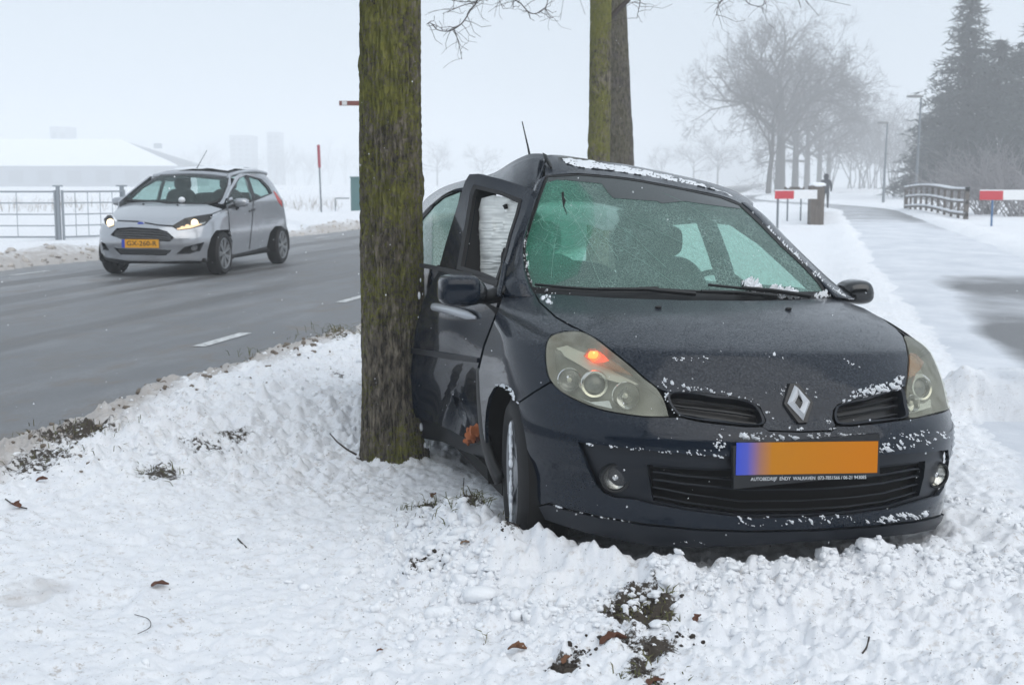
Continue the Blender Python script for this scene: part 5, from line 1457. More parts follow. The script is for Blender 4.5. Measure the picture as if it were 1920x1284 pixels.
fd3 = [(491, 338), (502, 344), (511, 360), (509, 362)]
fpanel('side_body', FSs, fs_out, M['silver'], holes=[fd1, fd2], step=3.0, off=.002, lip=.03)
for q in (fd1, fd2): fpanel('side_window', FSs, q, M['cleanglass'], off=-.015, lip=0, step=4)
fpanel('window_trim', FSs, [(420, 392), (432, 359), (448, 334), (461, 328), (489, 335.5), (503, 349), (511, 363), (478, 377), (450, 385)], M['black'], holes=[fd1, [(466, 331), (487, 338), (500, 352), (506, 363), (479, 372)]], off=.005, lip=.01)
fpanel('door_seam', FSs, [(474, 376), (475.5, 376), (473, 420), (468, 468), (466.5, 468), (471.5, 420)], M['black'], off=.004, lip=0, step=2)
fpanel('sill_trim', FSs, [(434, 476), (470, 467), (501, 460), (501, 467), (470, 475), (434, 484)], M['black'], off=.0, lip=.03)
fpanel('door_handle', FSs, [(466, 395), (478, 391), (478, 394), (467, 398)], M['black'], off=.012, lip=.015, step=2)
fpanel('tail_light', FSs, [(512, 358), (517, 362), (528, 378), (529, 388), (522, 380)], M['tail_red'], off=.006, lip=.01, step=2)
# unseen far side, tail, floor, cabin
S2 = PSurf(fsideL); 
if Vector(S2.hit(2, .3)[1]).dot(-FLAT) < 0: S2.fl = True
S2.panel('off_side_body', [(1.1, .05), (3.7, .05), (3.7, .66), (3.4, .98), (1.9, .99), (1.15, .68)], M['silver'], fcar, step=.15, lip=.02, holes=[[(1.5, .69), (2.45, .69), (2.4, .93), (2.0, .93)], [(2.55, .69), (3.3, .70), (3.05, .92), (2.5, .93)]])
for q in ([(1.5, .69), (2.45, .69), (2.4, .93), (2.0, .93)], [(2.55, .69), (3.3, .70), (3.05, .92), (2.5, .93)]): S2.panel('off_side_window', q, M['cleanglass'], fcar, step=.15, off=-.01, lip=0)
MB().grid([[fw2(3.33 + .34 * v + .05 * math.sin(3.14 * v), b * (1 + .25 * v), 1.38 - .45 * v) for b in np.linspace(-.56, .56, 10)] for v in np.linspace(0, 1, 8)]).build('rear_window', M['cleanglass'], fcar, sharp=None)
MB().grid([[fw2(3.68 + .06 * math.sin(3.14 * v), b, .94 - .68 * v) for b in np.linspace(-.78, .76, 10)] for v in np.linspace(0, 1, 8)]).build('tailgate', M['silver'], fcar, sharp=None)
MB().box(fw2(2.0, 0, .22), (1.50, 3.3, .06), Matrix.Rotation(FPS, 3, 'Z')).build('floor_pan', M['void'], fcar, smooth=False)
MB().box(fw2(1.05, 0, .58), (1.40, .05, .70), Matrix.Rotation(FPS, 3, 'Z')).build('firewall', M['void'], fcar, smooth=False)
MB().grid([[fw2(1.15 + .5 * v, b, .96 - .02 * v) for b in np.linspace(-.68, .68, 6)] for v in np.linspace(0, 1, 4)]).build('dashboard', M['dash'], fcar)
for b in (-.36, .36):
    s_ = superell(fw2(2.25, b, .84), (FLAT, FBACK, UP), (.24, .09, .34), .55).build('front_seat', M['seat'], fcar)
    superell(fw2(2.32, b, 1.25), (FLAT, FBACK, UP), (.13, .05, .09), .6).build('headrest', M['seat'], s_)
superell(fw2(3.15, 0, .80), (FLAT, FBACK, UP), (.60, .10, .32), .4).build('rear_seat', M['seat'], fcar)
# the driver: a dark figure behind the wheel
mcF = at(452, 380, 18.35)
o = superell(mcF, (FLAT, FBACK, UP), (.110, .07, .062), .7, 24, 14).build('side_mirror', M['silver'], fcar)
MB().tube([mcF + UP * -.05 + FLAT * -.05, mcF + UP * -.12 + FLAT * -.12], [.035, .03], 8).build('mirror_foot', M['black'], o)
o = superell(fw2(1.42, -.95, 1.0), (FLAT, FBACK, UP), (.110, .07, .062), .7, 24, 14).build('side_mirror', M['silver'], fcar)
def wheel2(c, out):
    R, W = .300, .195; sh = W / 2; c = Vector(c)
    ty = MB().lathe([(-sh + .02, .215), (-sh, .23), (-sh, .27), (-sh + .02, R - .01), (-sh + .04, R), (sh - .04, R), (sh - .02, R - .01), (sh, .27), (sh, .23), (sh - .02, .215)], c, out, 48).build('wheel', M['tyre'], fcar)
    rim = MB().lathe([(-sh + .02, .216), (sh - .01, .216), (sh - .004, .208), (sh - .012, .196), (sh - .05, .19)], c, out, 48)
    e1 = out.cross(UP).normalized(); e2 = e1.cross(out)
    for k in range(14):
        a = 2 * math.pi * (k // 2) / 7 + (.13 if k % 2 else -.13); e = e1 * math.cos(a) + e2 * math.sin(a); f = e1 * -math.sin(a) + e2 * math.cos(a)
        p0, p1 = c + out * (sh - .02) + e * .04, c + out * (sh - .01) + e * .20
        q = [p0 - f * .013, p0 + f * .013, p1 + f * .016, p1 - f * .016]; q2 = [v - out * .03 for v in q]
        rim.add(q + q2, [(0, 1, 2, 3), (4, 7, 6, 5), (0, 4, 5, 1), (1, 5, 6, 2), (2, 6, 7, 3), (3, 7, 4, 0)])
    rim.lathe([(sh - .008, 0), (sh - .012, .03), (sh - .05, .05)], c, out, 20)
    rim.build('rim', M['alu2'], ty)
    MB().lathe([(-.01, 0), (-.01, .19)], c, out, 24).build('brake_disc', M['void'], ty)
for a, b in ((.84, .765), (.84, -.765), (3.33, .765), (3.33, -.765)): wheel2(fw2(a, b, .292), FLAT if b > 0 else -FLAT)
for a in (.84, 3.33):
    for sg in (-1, 1):
        MB().lathe([(-.22, .345), (.085, .345)], fw2(a, sg * .765, .30), FLAT * sg, 24, up=UP, a0=-math.pi * .6, a1=math.pi * .6).build('arch_liner', M['void'], fcar)
MB().tube([at(366, 321, 19.2), at(378, 300, 19.3), at(388, 282, 19.4)], [.008, .005, .004], 5).build('aerial', M['black'], fcar)
for x, y in ((269, 384), (333, 386)):
    c_, n_ = FF.hit(x, y); superell(Vector(c_) + Vector(n_) * .01, (FLAT, FBACK, UP), (.018, .014, .009), .8, 10, 6).build('washer_nozzle', M['black'], fcar)
c_ = FW.hit(341, 378)[0]
o = superell(Vector(c_) + UP * .02, (FLAT, FBACK, UP), (.05, .04, .045), 1, 12, 8).build('snow_lump', M['snow_crust'], fcar)
# ================================================================== things along the road and the path
M['gate'] = mat('galvanised_gate', (.27, .30, .33), .55, .3)
M['red_dull'] = mat('faded_red', (.30, .03, .05), .6)
M['green_box'] = mat('green_cabinet', (.035, .12, .12), .6)
M['red'] = mat('red_paint', (.50, .02, .035), .5)
M['white'] = mat('white_paint', (.74, .75, .76), .5)
M['sign_brown'] = mat('sign_brown', (.20, .055, .04), .5)
M['post_grey'] = mat('grey_post', (.16, .18, .20), .55, .3)
M['post_blue'] = mat('blue_post', (.06, .14, .28), .5)
m = mat('weathered_wood', (.10, .085, .075), .85); t = NT(m)
t.set('Base Color', t.mixc(t.noise(t.coord('Object', (20, 20, 4)), 1, 5), (.05, .042, .036), (.17, .145, .125))); M['wood'] = m
M['wall_grey'] = mat('barn_cladding', (.20, .23, .27), .8)
M['wall_block'] = mat('tower_concrete', (.22, .25, .29), .85)
M['pane'] = mat('far_pane', (.08, .10, .13), .25)
M['lamp_head'] = mat('lamp_head', (.20, .20, .20), .5, .3)
def lap(x, y, z=0.0): return ground(x, y, z)
# ---- field gate at the far left: two leaves of tube
def gate(name, label, px0, px1, d0, d1, postx):
    a, b = at(px0, 352, d0), at(px1, 352, d1)
    z0 = .05; top = 1.18 + z0
    g = thing(name, label, 'gate', ((a.x + b.x) / 2, (a.y + b.y) / 2, z0), 'field gates beyond the road')
    for k in range(5):
        z = z0 + .22 + k * (.93 / 4)
        MB().tube([(a.x, a.y, z), (b.x, b.y, z)], .018 if k in (0, 4) else .012, 8).build('rail', M['gate'], g)
    for p in (a, b):
        MB().tube([(p.x, p.y, z0 + .10), (p.x, p.y, top)], .028, 8).build('stile', M['gate'], g)
    for k in range(1, 5):
        q = a.lerp(b, k / 5); MB().tube([(q.x, q.y, z0 + .22), (q.x, q.y, z0 + 1.15)], .008, 5).build('bar', M['gate'], g)
    return g
gate('field_gate', 'grey tubular field gate at the left edge of the picture', -260, 102, 26.5, 26.5, 0)
gate('field_gate', 'grey tubular field gate partly hidden behind the silver car', 116, 232, 26.5, 27.5, 0)
for x, w_, lb in ((108, .065, 'steel gate post between the two field gates'), (228, .075, 'steel gate post behind the silver car bonnet')):
    p = at(x, 352, 26.5 if x < 200 else 27.6); g = thing('gate_post', lb, 'post', (p.x, p.y, 0), 'gate posts beyond the road')
    MB().box((p.x, p.y, .62), (w_, w_, 1.36)).build('post', M['gate'], g, smooth=False)
    MB().box((p.x, p.y, 1.315), (w_ * 3.0, w_ * .9, .03)).build('hinge_cap', M['gate'], g, smooth=False)
# ---- thin red topped marker post, green cabinet and its bracket, finger post
p = lap(603, 404, .02); g = thing('marker_post', 'thin leaning marker post with red top left of the green cabinet', 'post', (p.x, p.y, 0))
tp = at(597, 272, p.y); MB().tube([(p.x, p.y, -.05), p.lerp(tp, .68)], .035, 10).build('pole', M['post_grey'], g)
MB().tube([p.lerp(tp, .68), tp], .062, 10).build('red_top', M['red_dull'], g)
p = lap(668, 402, .02); g = thing('utility_cabinet', 'green utility cabinet half hidden behind the mossy trunk', 'cabinet', (p.x, p.y, 0))
hc = (402 - 333) / 2400 * p.y
MB().box((p.x + .06, p.y, hc / 2), (.52, .42, hc)).build('box', M['green_box'], g, smooth=False)
MB().box((p.x + .06, p.y, hc + .012), (.58, .48, .05)).build('lid', M['green_box'], g, smooth=False)
MB().box((p.x + .06, p.y - .215, hc * .5), (.44, .01, hc * .86)).build('door', M['green_box'], g, smooth=False)
g = thing('tube_bracket', 'low steel hoop rail beside the green cabinet', 'rail', (p.x - .5, p.y, 0))
l0 = at(629, 402, p.y); l1 = at(629, 372, p.y); l2 = at(655, 372, p.y)
MB().tube([(l0.x, l0.y, -.05), l0, l1], .025, 8).build('leg', M['post_grey'], g); MB().tube([l1, l2], .025, 8).build('top_rail', M['post_grey'], g)
MB().tube([at(629, 400, p.y), at(655, 400, p.y)], .02, 8).build('foot_rail', M['post_grey'], g)
q0 = at(636, 194, 24.0); g = thing('finger_post', 'brown direction sign sticking out behind the mossy trunk', 'sign', (q0.x + 1.0, 24.0, 0))
MB().box((q0.x + .55, 24.0, q0.z), (1.10, .03, .085)).build('sign_blade', M['sign_brown'], g, smooth=False)
MB().box((q0.x + .10, 23.982, q0.z), (.09, .004, .07)).build('sign_symbol', M['white'], g, smooth=False)
MB().tube([(q0.x + 1.0, 24.05, -.05), (q0.x + 1.0, 24.05, q0.z + .12)], .045, 10).build('pole', M['post_grey'], g)
# ---- red and white boards by the bridge
def board(px0, px1, y0, y1, d, postx, posty, label, m_post):
    a, b = at(px0, (y0 + y1) / 2, d), at(px1, (y0 + y1) / 2, d); h = (y1 - y0) / 2400 * d; mid_ = (a + b) / 2; w_ = b.x - a.x
    pp = at(postx, posty, d); g = thing('barrier_board', label, 'barrier', (pp.x, d, 0), 'red and white barrier boards')
    MB().box((a.x + w_ * .225, d, a.z), (w_ * .45, .03, h)).build('red_panel', M['red'], g, smooth=False)
    MB().box((a.x + w_ * .725, d, a.z), (w_ * .55, .03, h)).build('white_panel', M['white'], g, smooth=False)
    MB().tube([(pp.x, d + .04, -.3), (pp.x, d + .04, a.z + h / 2)], .035, 8).build('post', m_post, g)
    o = MB().box((mid_.x, d, a.z + h / 2 + .014), (w_, .035, .026)).build('board_snow', M['snow'], g, smooth=False)
board(1453, 1532, 358, 373, 38, 1458, 421, 'red and white barrier board left of the bridge post', M['post_grey'])
board(1837, 1934, 358, 375, 40, 1860, 417, 'red and white barrier board at the right edge beside the bridge', M['post_blue'])
# ---- bridge parapets of dark timber
def parapet(name, label, ends, nb, d0, d1, arch=.12, slope=True):
    g = thing(name, label, 'railing', ((ends[0].x + ends[1].x) / 2, (ends[0].y + ends[1].y) / 2, 0), 'timber bridge railings')
    A, B = ends
    R = lambda t_: A.lerp(B, t_)
    zf = lambda t_, h: .02 + h + arch * math.sin(math.pi * min(1, t_ * 1.25 + .0)) 
    ang = math.atan2(B.y - A.y, B.x - A.x); Rm = Matrix.Rotation(ang, 3, 'Z')
    for k in range(nb):
        t_ = k / (nb - 1); q = R(t_); w_ = .15 if k in (0, nb - 1) else .085
        MB().box((q.x, q.y, zf(t_, .52)), (w_, w_, 1.05)).build('baluster' if 0 < k < nb - 1 else 'end_post', M['wood'], g, smooth=False)
    for h, w_, nm, mt in ((1.07, .16, 'handrail', M['wood']), (.62, .07, 'mid_rail', M['wood']), (.16, .10, 'bottom_rail', M['wood']), (1.145, .19, 'rail_snow', M['snow']), (.69, .09, 'rail_snow', M['snow']), (.24, .12, 'rail_snow', M['snow'])):
        mb = MB(); rows = []
        for t_ in np.linspace(-.01, 1.01, 14):
            q = R(t_); z = zf(t_, h); e = Rm @ Vector((0, w_ / 2, 0)); hh = .045 if 'snow' not in nm else .035
            rows.append([Vector((q.x, q.y, z)) + e * sx + Vector((0, 0, sz * hh)) for sx, sz in ((-1, -1), (1, -1), (1, 1), (-1, 1), (-1, -1))])
        mb.grid(rows); o = mb.build(nm, mt, g, smooth=False)
    return g
parapet('bridge_railing', 'dark timber bridge railing with snowy top right of the path', (at(1699, 370, 63), at(1812, 378, 48)), 11, 0, 0)
A_ = at(1531, 382, 42.5); B_ = at(1541, 370, 58); 
parapet('bridge_railing', 'dark timber bridge railing seen end on with a snow cap left of the path', (B_, A_), 9, 0, 0, arch=.05)
q = at(1530, 384, 42.2); g = thing('bridge_end_post', 'broad timber end post with rounded snow cap beside the path', 'post', (q.x, q.y, 0))
for k in range(3): MB().box((q.x + (-.15 + .15 * k), q.y, .60), (.142, .42, 1.35)).build('plank', M['wood'], g, smooth=False)
superell(Vector((q.x + .03, q.y, 1.30)), (Vector((1, 0, 0)), Vector((0, 1, 0)), UP), (.27, .26, .085), .8, 20, 10).build('snow_cap', M['snow'], g)
for x, lb in ((1477, 'thin rail post left of the twin, behind the barrier board'), (1502, 'thin rail post nearer the bridge, behind the barrier board')):
    q = at(x, 372, 46); g = thing('rail_post', lb, 'post', (q.x, 46, 0), 'thin posts behind the barrier board'); MB().tube([(q.x, 46, -.2), (q.x, 46, 1.18)], .03, 8).build('pole', M['post_grey'], g); MB().box((q.x, 46, 1.20), (.09, .09, .05)).build('snow_cap', M['snow'], g)
q = at(1490, 352, 46); g = thing('cross_rail', 'dark horizontal rail above the red and white board', 'rail', (q.x, 46.05, 0)); MB().box((q.x, 46.05, 1.16), (.72, .05, .12)).build('rail', M['wood'], g, smooth=False)
# ---- street lamps
def lamp(px, ytop, d, side, label, armw=.9):
    top = at(px, ytop, d); b = Vector((top.x - .10, d, 0)); g = thing('street_lamp', label, 'street lamp', (b.x, d, 0), 'street lamps along the path')
    MB().tube([(b.x, d, -.3), (b.x + .02, d, 1.2), (top.x, d, top.z)], [.10, .085, .045], 10).build('pole', M['post_grey'], g)
    mb = superell(Vector((top.x - armw * .35 * side, d, top.z + .05)), (Vector((1, 0, 0)), Vector((0, 1, 0)), UP), (armw * .5, .15, .07), .6, 16, 8); mb.build('lamp_head', M['lamp_head'], g)
    MB().box((top.x, d, top.z * .62), (.26, .03, .06)).build('number_tag', M['lamp_head'], g, smooth=False)
lamp(1727, 183, 68, 1, 'tall street lamp before the dark conifers right of the path', .9)
lamp(1664, 232, 86, 1, 'street lamp further back left of the conifers', .8)
# ---- person on the path
def person():
    q = at(1548, 380, 66); g = thing('person', 'person in dark coat and hood standing on the path beyond the bridge', 'person', (q.x, q.y, 0), rz=math.pi * .9)
    J = {'pel': (0, 0, .95), 'ch': (.01, -.02, 1.28), 'nk': (.01, -.02, 1.50), 'hd': (.01, -.06, 1.68), 'sl': (-.20, -.02, 1.42), 'el': (-.27, .02, 1.14), 'hl': (-.24, -.10, .90), 'sr': (.22, -.02, 1.42), 'er': (.28, .02, 1.14), 'hr': (.25, -.10, .90),
         'kl': (-.10, -.05, .50), 'fl': (-.11, .02, .08), 'tl': (-.12, -.14, .04), 'kr': (.11, .03, .50), 'fr': (.12, .10, .08), 'tr': (.12, -.05, .04), 'hpl': (-.09, 0, .90), 'hpr': (.09, 0, .90), 'top': (.01, -.03, 1.76)}
    R_ = {'pel': .17, 'ch': .20, 'nk': .085, 'hd': .115, 'sl': .09, 'el': .065, 'hl': .05, 'sr': .09, 'er': .065, 'hr': .05, 'kl': .075, 'fl': .055, 'tl': .045, 'kr': .075, 'fr': .055, 'tr': .045, 'hpl': .115, 'hpr': .115, 'top': .06}
    E_ = [('pel', 'ch'), ('ch', 'nk'), ('nk', 'hd'), ('hd', 'top'), ('ch', 'sl'), ('sl', 'el'), ('el', 'hl'), ('ch', 'sr'), ('sr', 'er'), ('er', 'hr'), ('pel', 'hpl'), ('hpl', 'kl'), ('kl', 'fl'), ('fl', 'tl'), ('pel', 'hpr'), ('hpr', 'kr'), ('kr', 'fr'), ('fr', 'tr')]
    ks = list(J); me = bpy.data.meshes.new('body'); me.from_pydata([J[k] for k in ks], [(ks.index(a), ks.index(b)) for a, b in E_], []); me.update()
    o = bpy.data.objects.new('body', me); COL.objects.link(o); o.parent = g
    me.materials.append(mat('dark_coat', (.03, .035, .045), .9))
    md = o.modifiers.new('skin', 'SKIN'); 
    for i, k in enumerate(ks): me.skin_vertices[0].data[i].radius = (R_[k], R_[k] * .85)
    me.skin_vertices[0].data[0].use_root = True
    md2 = o.modifiers.new('sub', 'SUBSURF'); md2.levels = 2; md2.render_levels = 2
    hm = superell(q * 0 + Vector((.01, -.03, 1.66)), (Vector((1, 0, 0)), Vector((0, 1, 0)), UP), (.135, .14, .155), .9, 16, 12); hm.build('hood', mat('coat_hood', (.025, .028, .036), .9), g, local=True)
    sk = superell(Vector((.01, -.15, 1.655)), (Vector((1, 0, 0)), Vector((0, 1, 0)), UP), (.07, .035, .095), .9, 12, 8); sk.build('face', mat('skin', (.45, .28, .22), .6), g, local=True)
person()

# ================================================================== far trees
M['far_bark'] = mat('far_bark', (.060, .052, .048), .9)
m = mat('frosted_twigs', (.11, .10, .10), .9); M['far_twig'] = m
M['frost_twig'] = mat('snowy_twigs', (.30, .29, .30), .9)
def bare_tree(base, Ht, Wd, seed, label, group='bare trees beyond the bridge', r=.28, fork=.22, depth=5, lean=(0, 0), kids=3, name='bare_tree', mt=None):
    rg = random.Random(seed); g = thing(name, label, 'tree', base, group); base = Vector(base)
    trunk_top = base + Vector((lean[0], lean[1], Ht * fork))
    MB().tube([base + Vector((0, 0, -.3)), base + Vector((lean[0] * .3, 0, Ht * fork * .5)), trunk_top, trunk_top + Vector((lean[0] * .3, 0, Ht * .25))], [r * 1.15, r * .95, r * .85, r * .35], 9).build('trunk', M['far_bark'], g)
    out = []; n = 14 if r > .6 else 9
    for k in range(n):
        a = 2 * math.pi * k / n + rg.uniform(-.3, .3); el = rg.uniform(.35, 1.5)
        d = Vector((math.cos(a) * Wd / Ht * 1.6, math.sin(a) * Wd / Ht * 1.6, el))
        limb_tree(rg, base + Vector((lean[0], lean[1], Ht * (fork + rg.uniform(-.04, .22)))), d, Ht * .34 * rg.uniform(.8, 1.1), r * .42, depth, out, .022, .62, .02, .70, 4, kids)
    limbs_obj('crown', out, mt or M['far_twig'], g)
    return g
bare_tree(tuple(lap(1462, 374, .0)) if False else (at(1462, 364, 172).x, 172, -.5), 24.8, 17, 3, 'widest bare tree with a thick trunk beyond the bridge', r=.7, fork=.26, depth=5)
bare_tree((at(1440, 366, 150).x, 150, -.4), 17.0, 11.2, 8, 'thin leaning bare tree left of the thick trunk', r=.31, fork=.28, depth=4, lean=(.35, 0))
for k, (x, d, ht, wd, lb) in enumerate(((1490, 186, 24, 14.5, 'bare tree just right of the thick trunk beyond the bridge'), (1512, 208, 23, 14.5, 'bare tree left of the person, further back'), (1535, 232, 23, 14.5, 'bare tree directly behind the person'), (1552, 262, 22, 13, 'faint bare tree above the bend of the path'))):
    bare_tree((at(x, 374, d).x, d, -.1), ht, wd, 40 + k, lb, r=.5, fork=.24, depth=5)
M['conifer'] = mat('conifer_needles', (.040, .048, .046), .95)
def conifer(px, d, ytop, wd, seed, label, sparse=1.0):
    rg = random.Random(seed); x = at(px, 374, d).x; top = at(px, ytop, d).z; g = thing('conifer', label, 'tree', (x, d, -.1), 'conifers at the right')
    MB().tube([(x, d, -.3), (x, d, top * .5), (x, d, top)], [.30, .18, .03], 9).build('trunk', M['far_bark'], g)
    mb = MB(); nb = int(top * 17 * sparse)
    for k in range(nb):
        z = top * (.06 + .94 * (k / nb)); L = wd * (1 - (z / top)) ** .75 * rg.uniform(.65, 1.15) + .25; a = rg.uniform(0, 6.28)
        e = Vector((math.cos(a), math.sin(a), 0)); p0 = Vector((x, d, z)); drop = rg.uniform(.12, .35)
        m_ = max(3, int(L / .40))
        for j in range(m_):
            t_ = (j + .6) / m_; c_ = p0 + e * L * t_ + Vector((0, 0, -drop * L * t_ * t_ + .10 * L * t_)); s_ = (.50 + .28 * rg.random()) * (1.15 - .45 * t_)
            for q in range(3):
                f = Vector((rg.gauss(0, 1), rg.gauss(0, 1), rg.gauss(-.25, .55))).normalized(); u = f.orthogonal().normalized()
                mb.add([c_ + u * s_ * .16, c_ + f * s_ * 1.5, c_ - u * s_ * .16], [(0, 1, 2)])
    o = mb.build('crown', M['conifer'], g, smooth=False)
conifer(1803, 105, -18, 5.9, 1, 'tall ragged conifer whose tip reaches the top of the picture', 1.0)
conifer(1765, 114, 175, 4.8, 2, 'shorter conifer at the left foot of the tall ragged one')
conifer(1862, 102, 75, 5.7, 3, 'dark conifer between the tall one and the right edge')
conifer(1938, 95, 10, 6.3, 4, 'conifer cut off by the right edge of the picture')
conifer(1900, 118, 95, 5.7, 5, 'conifer standing behind the two at the right edge')
conifer(1832, 122, 120, 5.9, 6, 'conifer filling the gap behind the tall ragged one')
conifer(1735, 132, 215, 4.6, 7, 'low conifer at the left end of the dark row')
# frosted bare shrubs under the conifers
def shrub(px, d, ht, seed, label, n=34, mt='frost_twig'):
    rg = random.Random(seed); x = at(px, 380, d).x; g = thing('bare_shrub', label, 'shrub', (x, d, 0), 'bare shrubs at the right'); out = []
    for k in range(n):
        a = rg.uniform(0, 6.28); limb_tree(rg, Vector((x + rg.uniform(-.5, .5), d + rg.uniform(-.4, .4), -.1)), Vector((math.cos(a) * .8, math.sin(a) * .5, 1.0)), ht * rg.uniform(.5, .8), .03, 2, out, .012, .5, 0, .62, 3, 3)
    limbs_obj('branches', out, M[mt], g)
shrub(1850, 55, 3.4, 2, 'pale frosted shrub behind the right barrier board', 40)
shrub(1910, 52, 3.0, 3, 'pale frosted shrub at the right edge of the picture', 34)
shrub(1790, 62, 2.6, 4, 'small frosted shrub behind the bridge railing', 26)
# wood closing the view behind the path: too far to tell trees apart
def far_wood(name, label, px0, px1, d, hmin, hmax, seed, n):
    rg = random.Random(seed); mb = MB()
    for k in range(n):
        px = rg.uniform(px0, px1); dd = d * rg.uniform(.92, 1.12); x = at(px, 372, dd).x; h = rg.uniform(hmin, hmax); out = []
        limb_tree(rg, Vector((x, dd, -.2)), Vector((rg.gauss(0, .05), 0, 1)), h * .55, .16, 0, out, .03)
        for j in range(5): limb_tree(rg, Vector((x, dd, h * rg.uniform(.2, .5))), Vector((rg.gauss(0, .6), rg.gauss(0, .5), 1)), h * .32, .07, 2, out, .03, .6, 0, .7, 3, 3)
        for pts, rad in out: mb.tube(pts, rad, 3, cap=False)
    o = mb.build(name, M['far_twig'], None, sharp=None); tag(o, label, 'woodland', kind='stuff'); return o
far_wood('far_wood', 'hazy wood of bare trees closing the view along the path', 1555, 1800, 270, 13, 22, 5, 60)
far_wood('far_wood', 'hazy wood of bare trees behind the silver car', 345, 690, 620, 12, 26, 6, 60)
for k, (px, d, ht) in enumerate(((820, 450, 17), (905, 465, 16.4), (1240, 440, 15.6), (1300, 410, 16), (1345, 370, 16.4))):
    lb = ['faint far tree just right of the mossy trunk', 'faint far tree left of the car aerial', 'faint far tree right of the pair of trunks', 'faint far tree midway between the trunks and the bare trees', 'faint far tree left of the bare trees'][k]
    bare_tree((at(px, 360, d).x, d, -.4), ht, 13.6, 70 + k, lb, 'faint trees on the horizon', r=.27, fork=.3, depth=3, kids=4)

# ================================================================== far buildings
def building(name, label, px0, px1, ytop, d, depth_, rows, cols):
    a, b = at(px0, ytop, d), at(px1, ytop, d); z0 = -.6; h = b.z; w_ = b.x - a.x; c = (a.x + b.x) / 2
    g = thing(name, label, 'building', (c, d, z0), 'far buildings in the haze')
    MB().box((c, d + depth_ / 2, (h + z0) / 2), (w_, depth_, h - z0)).build('wall', M['wall_block'], g, smooth=False)
    MB().box((c, d + depth_ / 2, h + .2), (w_ * 1.02, depth_ * 1.02, .4)).build('roof', M['wall_block'], g, smooth=False)
    for i in range(rows):
        for j in range(cols):
            x = a.x + w_ * (j + .5) / cols; z = h - (i + .8) * (h * .72) / rows
            MB().box((x, d - .03, z), (w_ / cols * .55, .06, h * .4 / rows)).build('window', M['pane'], g, smooth=False)
building('tower_block', 'broad hazy tower block behind the silver car', 430, 469, 255, 650, 19, 7, 3)
building('tower_block', 'slim hazy tower right of the broad tower block', 500, 524, 249, 670, 12, 7, 2)
building('silo_tower', 'hazy square tower above the barn roof at the left', 93, 125, 239, 640, 14, 4, 2)
def barn():
    d = 400; a = at(-160, 345, d); b = at(330, 345, d); ze = at(0, 311, d).z; zr = at(0, 263, d + 22).z
    g = thing('long_barn', 'long low barn with a snow covered roof beyond the field', 'building', ((a.x + b.x) / 2, d, -.6)); w_ = b.x - a.x; c = (a.x + b.x) / 2
    MB().box((c, d + 22, (ze - .6) / 2), (w_, 44, ze + .6)).build('wall', M['wall_grey'], g, smooth=False)
    ov = .8
    mb = MB().add([(a.x - ov, d - ov, ze - .1), (b.x + ov, d - ov, ze - .1), (b.x + ov - 24, d + 22, zr), (a.x, d + 22, zr), (b.x + ov, d + 44, ze), (a.x - ov, d + 44, ze),
                   (a.x - ov, d - ov, ze + .25), (b.x + ov, d - ov, ze + .25), (b.x + ov - 24, d + 22, zr + .35), (a.x, d + 22, zr + .35), (b.x + ov, d + 44, ze + .3), (a.x - ov, d + 44, ze + .3)],
                  [(0, 1, 2, 3), (3, 2, 4, 5), (6, 7, 8, 9), (9, 8, 10, 11), (0, 1, 7, 6), (1, 2, 8, 7), (2, 4, 10, 8), (0, 6, 9, 3), (3, 9, 11, 5), (4, 5, 11, 10)])
    mb.build('snowy_roof', M['snow'], g, smooth=False)
    for k in range(9):
        x = a.x + w_ * (k + .5) / 9; MB().box((x, d - .06, ze * .45), (w_ / 9 * .5, .1, ze * .6)).build('door', M['barn_door'], g, smooth=False)
    q = at(296, 272, d + 21); MB().box((q.x, q.y, q.z - .3), (2.2, 2, 1.6)).build('ridge_vent', M['wall_grey'], g, smooth=False)
M['barn_door'] = mat('barn_door', (.13, .15, .18), .8)
barn()

# unseen wood added behind the photographer to mirror as a dark band in the car paint
rg = random.Random(77); mb = MB()
for k in range(5200):
    x = rg.uniform(-30, 36); y = -22 - abs(rg.gauss(0, 4)); z = abs(rg.gauss(0, 3.4)) + .1 + 2.0 * math.sin(x * .6) ** 2 * rg.random()
    f = Vector((rg.gauss(0, 1), rg.gauss(0, .5), rg.gauss(0, .8))).normalized(); u = f.orthogonal().normalized(); c_ = Vector((x, y, z)); s_ = rg.uniform(.5, 1.2)
    mb.add([c_ - u * s_ * .6, c_ + f * s_, c_ + u * s_ * .6, c_ - f * s_], [(0, 1, 2, 3)])
o = mb.build('reflection_conifers', M['conifer'], None, smooth=False); tag(o, 'unseen belt of dark evergreens added behind the photographer for dark reflections', 'woodland', kind='stuff')
t0 = thing('roadside_tree', 'next trunk of the row, standing nearer than the picture shows', 'tree', (-2.3, -1.6, 0), 'trees in the verge')
V, F = trunk_mesh((-2.3, -1.6, -.1), (-2.25, -1.6, 6.0), .17, .13, 120, 60, 6, relief=.008)
mesh('trunk', V, F, M['bark'], t0)
out = []
for k in range(6): limb_tree(rg, Vector((-2.27, -1.6, 4.2 + k * .25)), Vector((math.cos(k * 1.1), math.sin(k * 1.1), .8)), 2.4, .05, 2, out, .005)
limbs_obj('crown', out, M['twig'], t0)
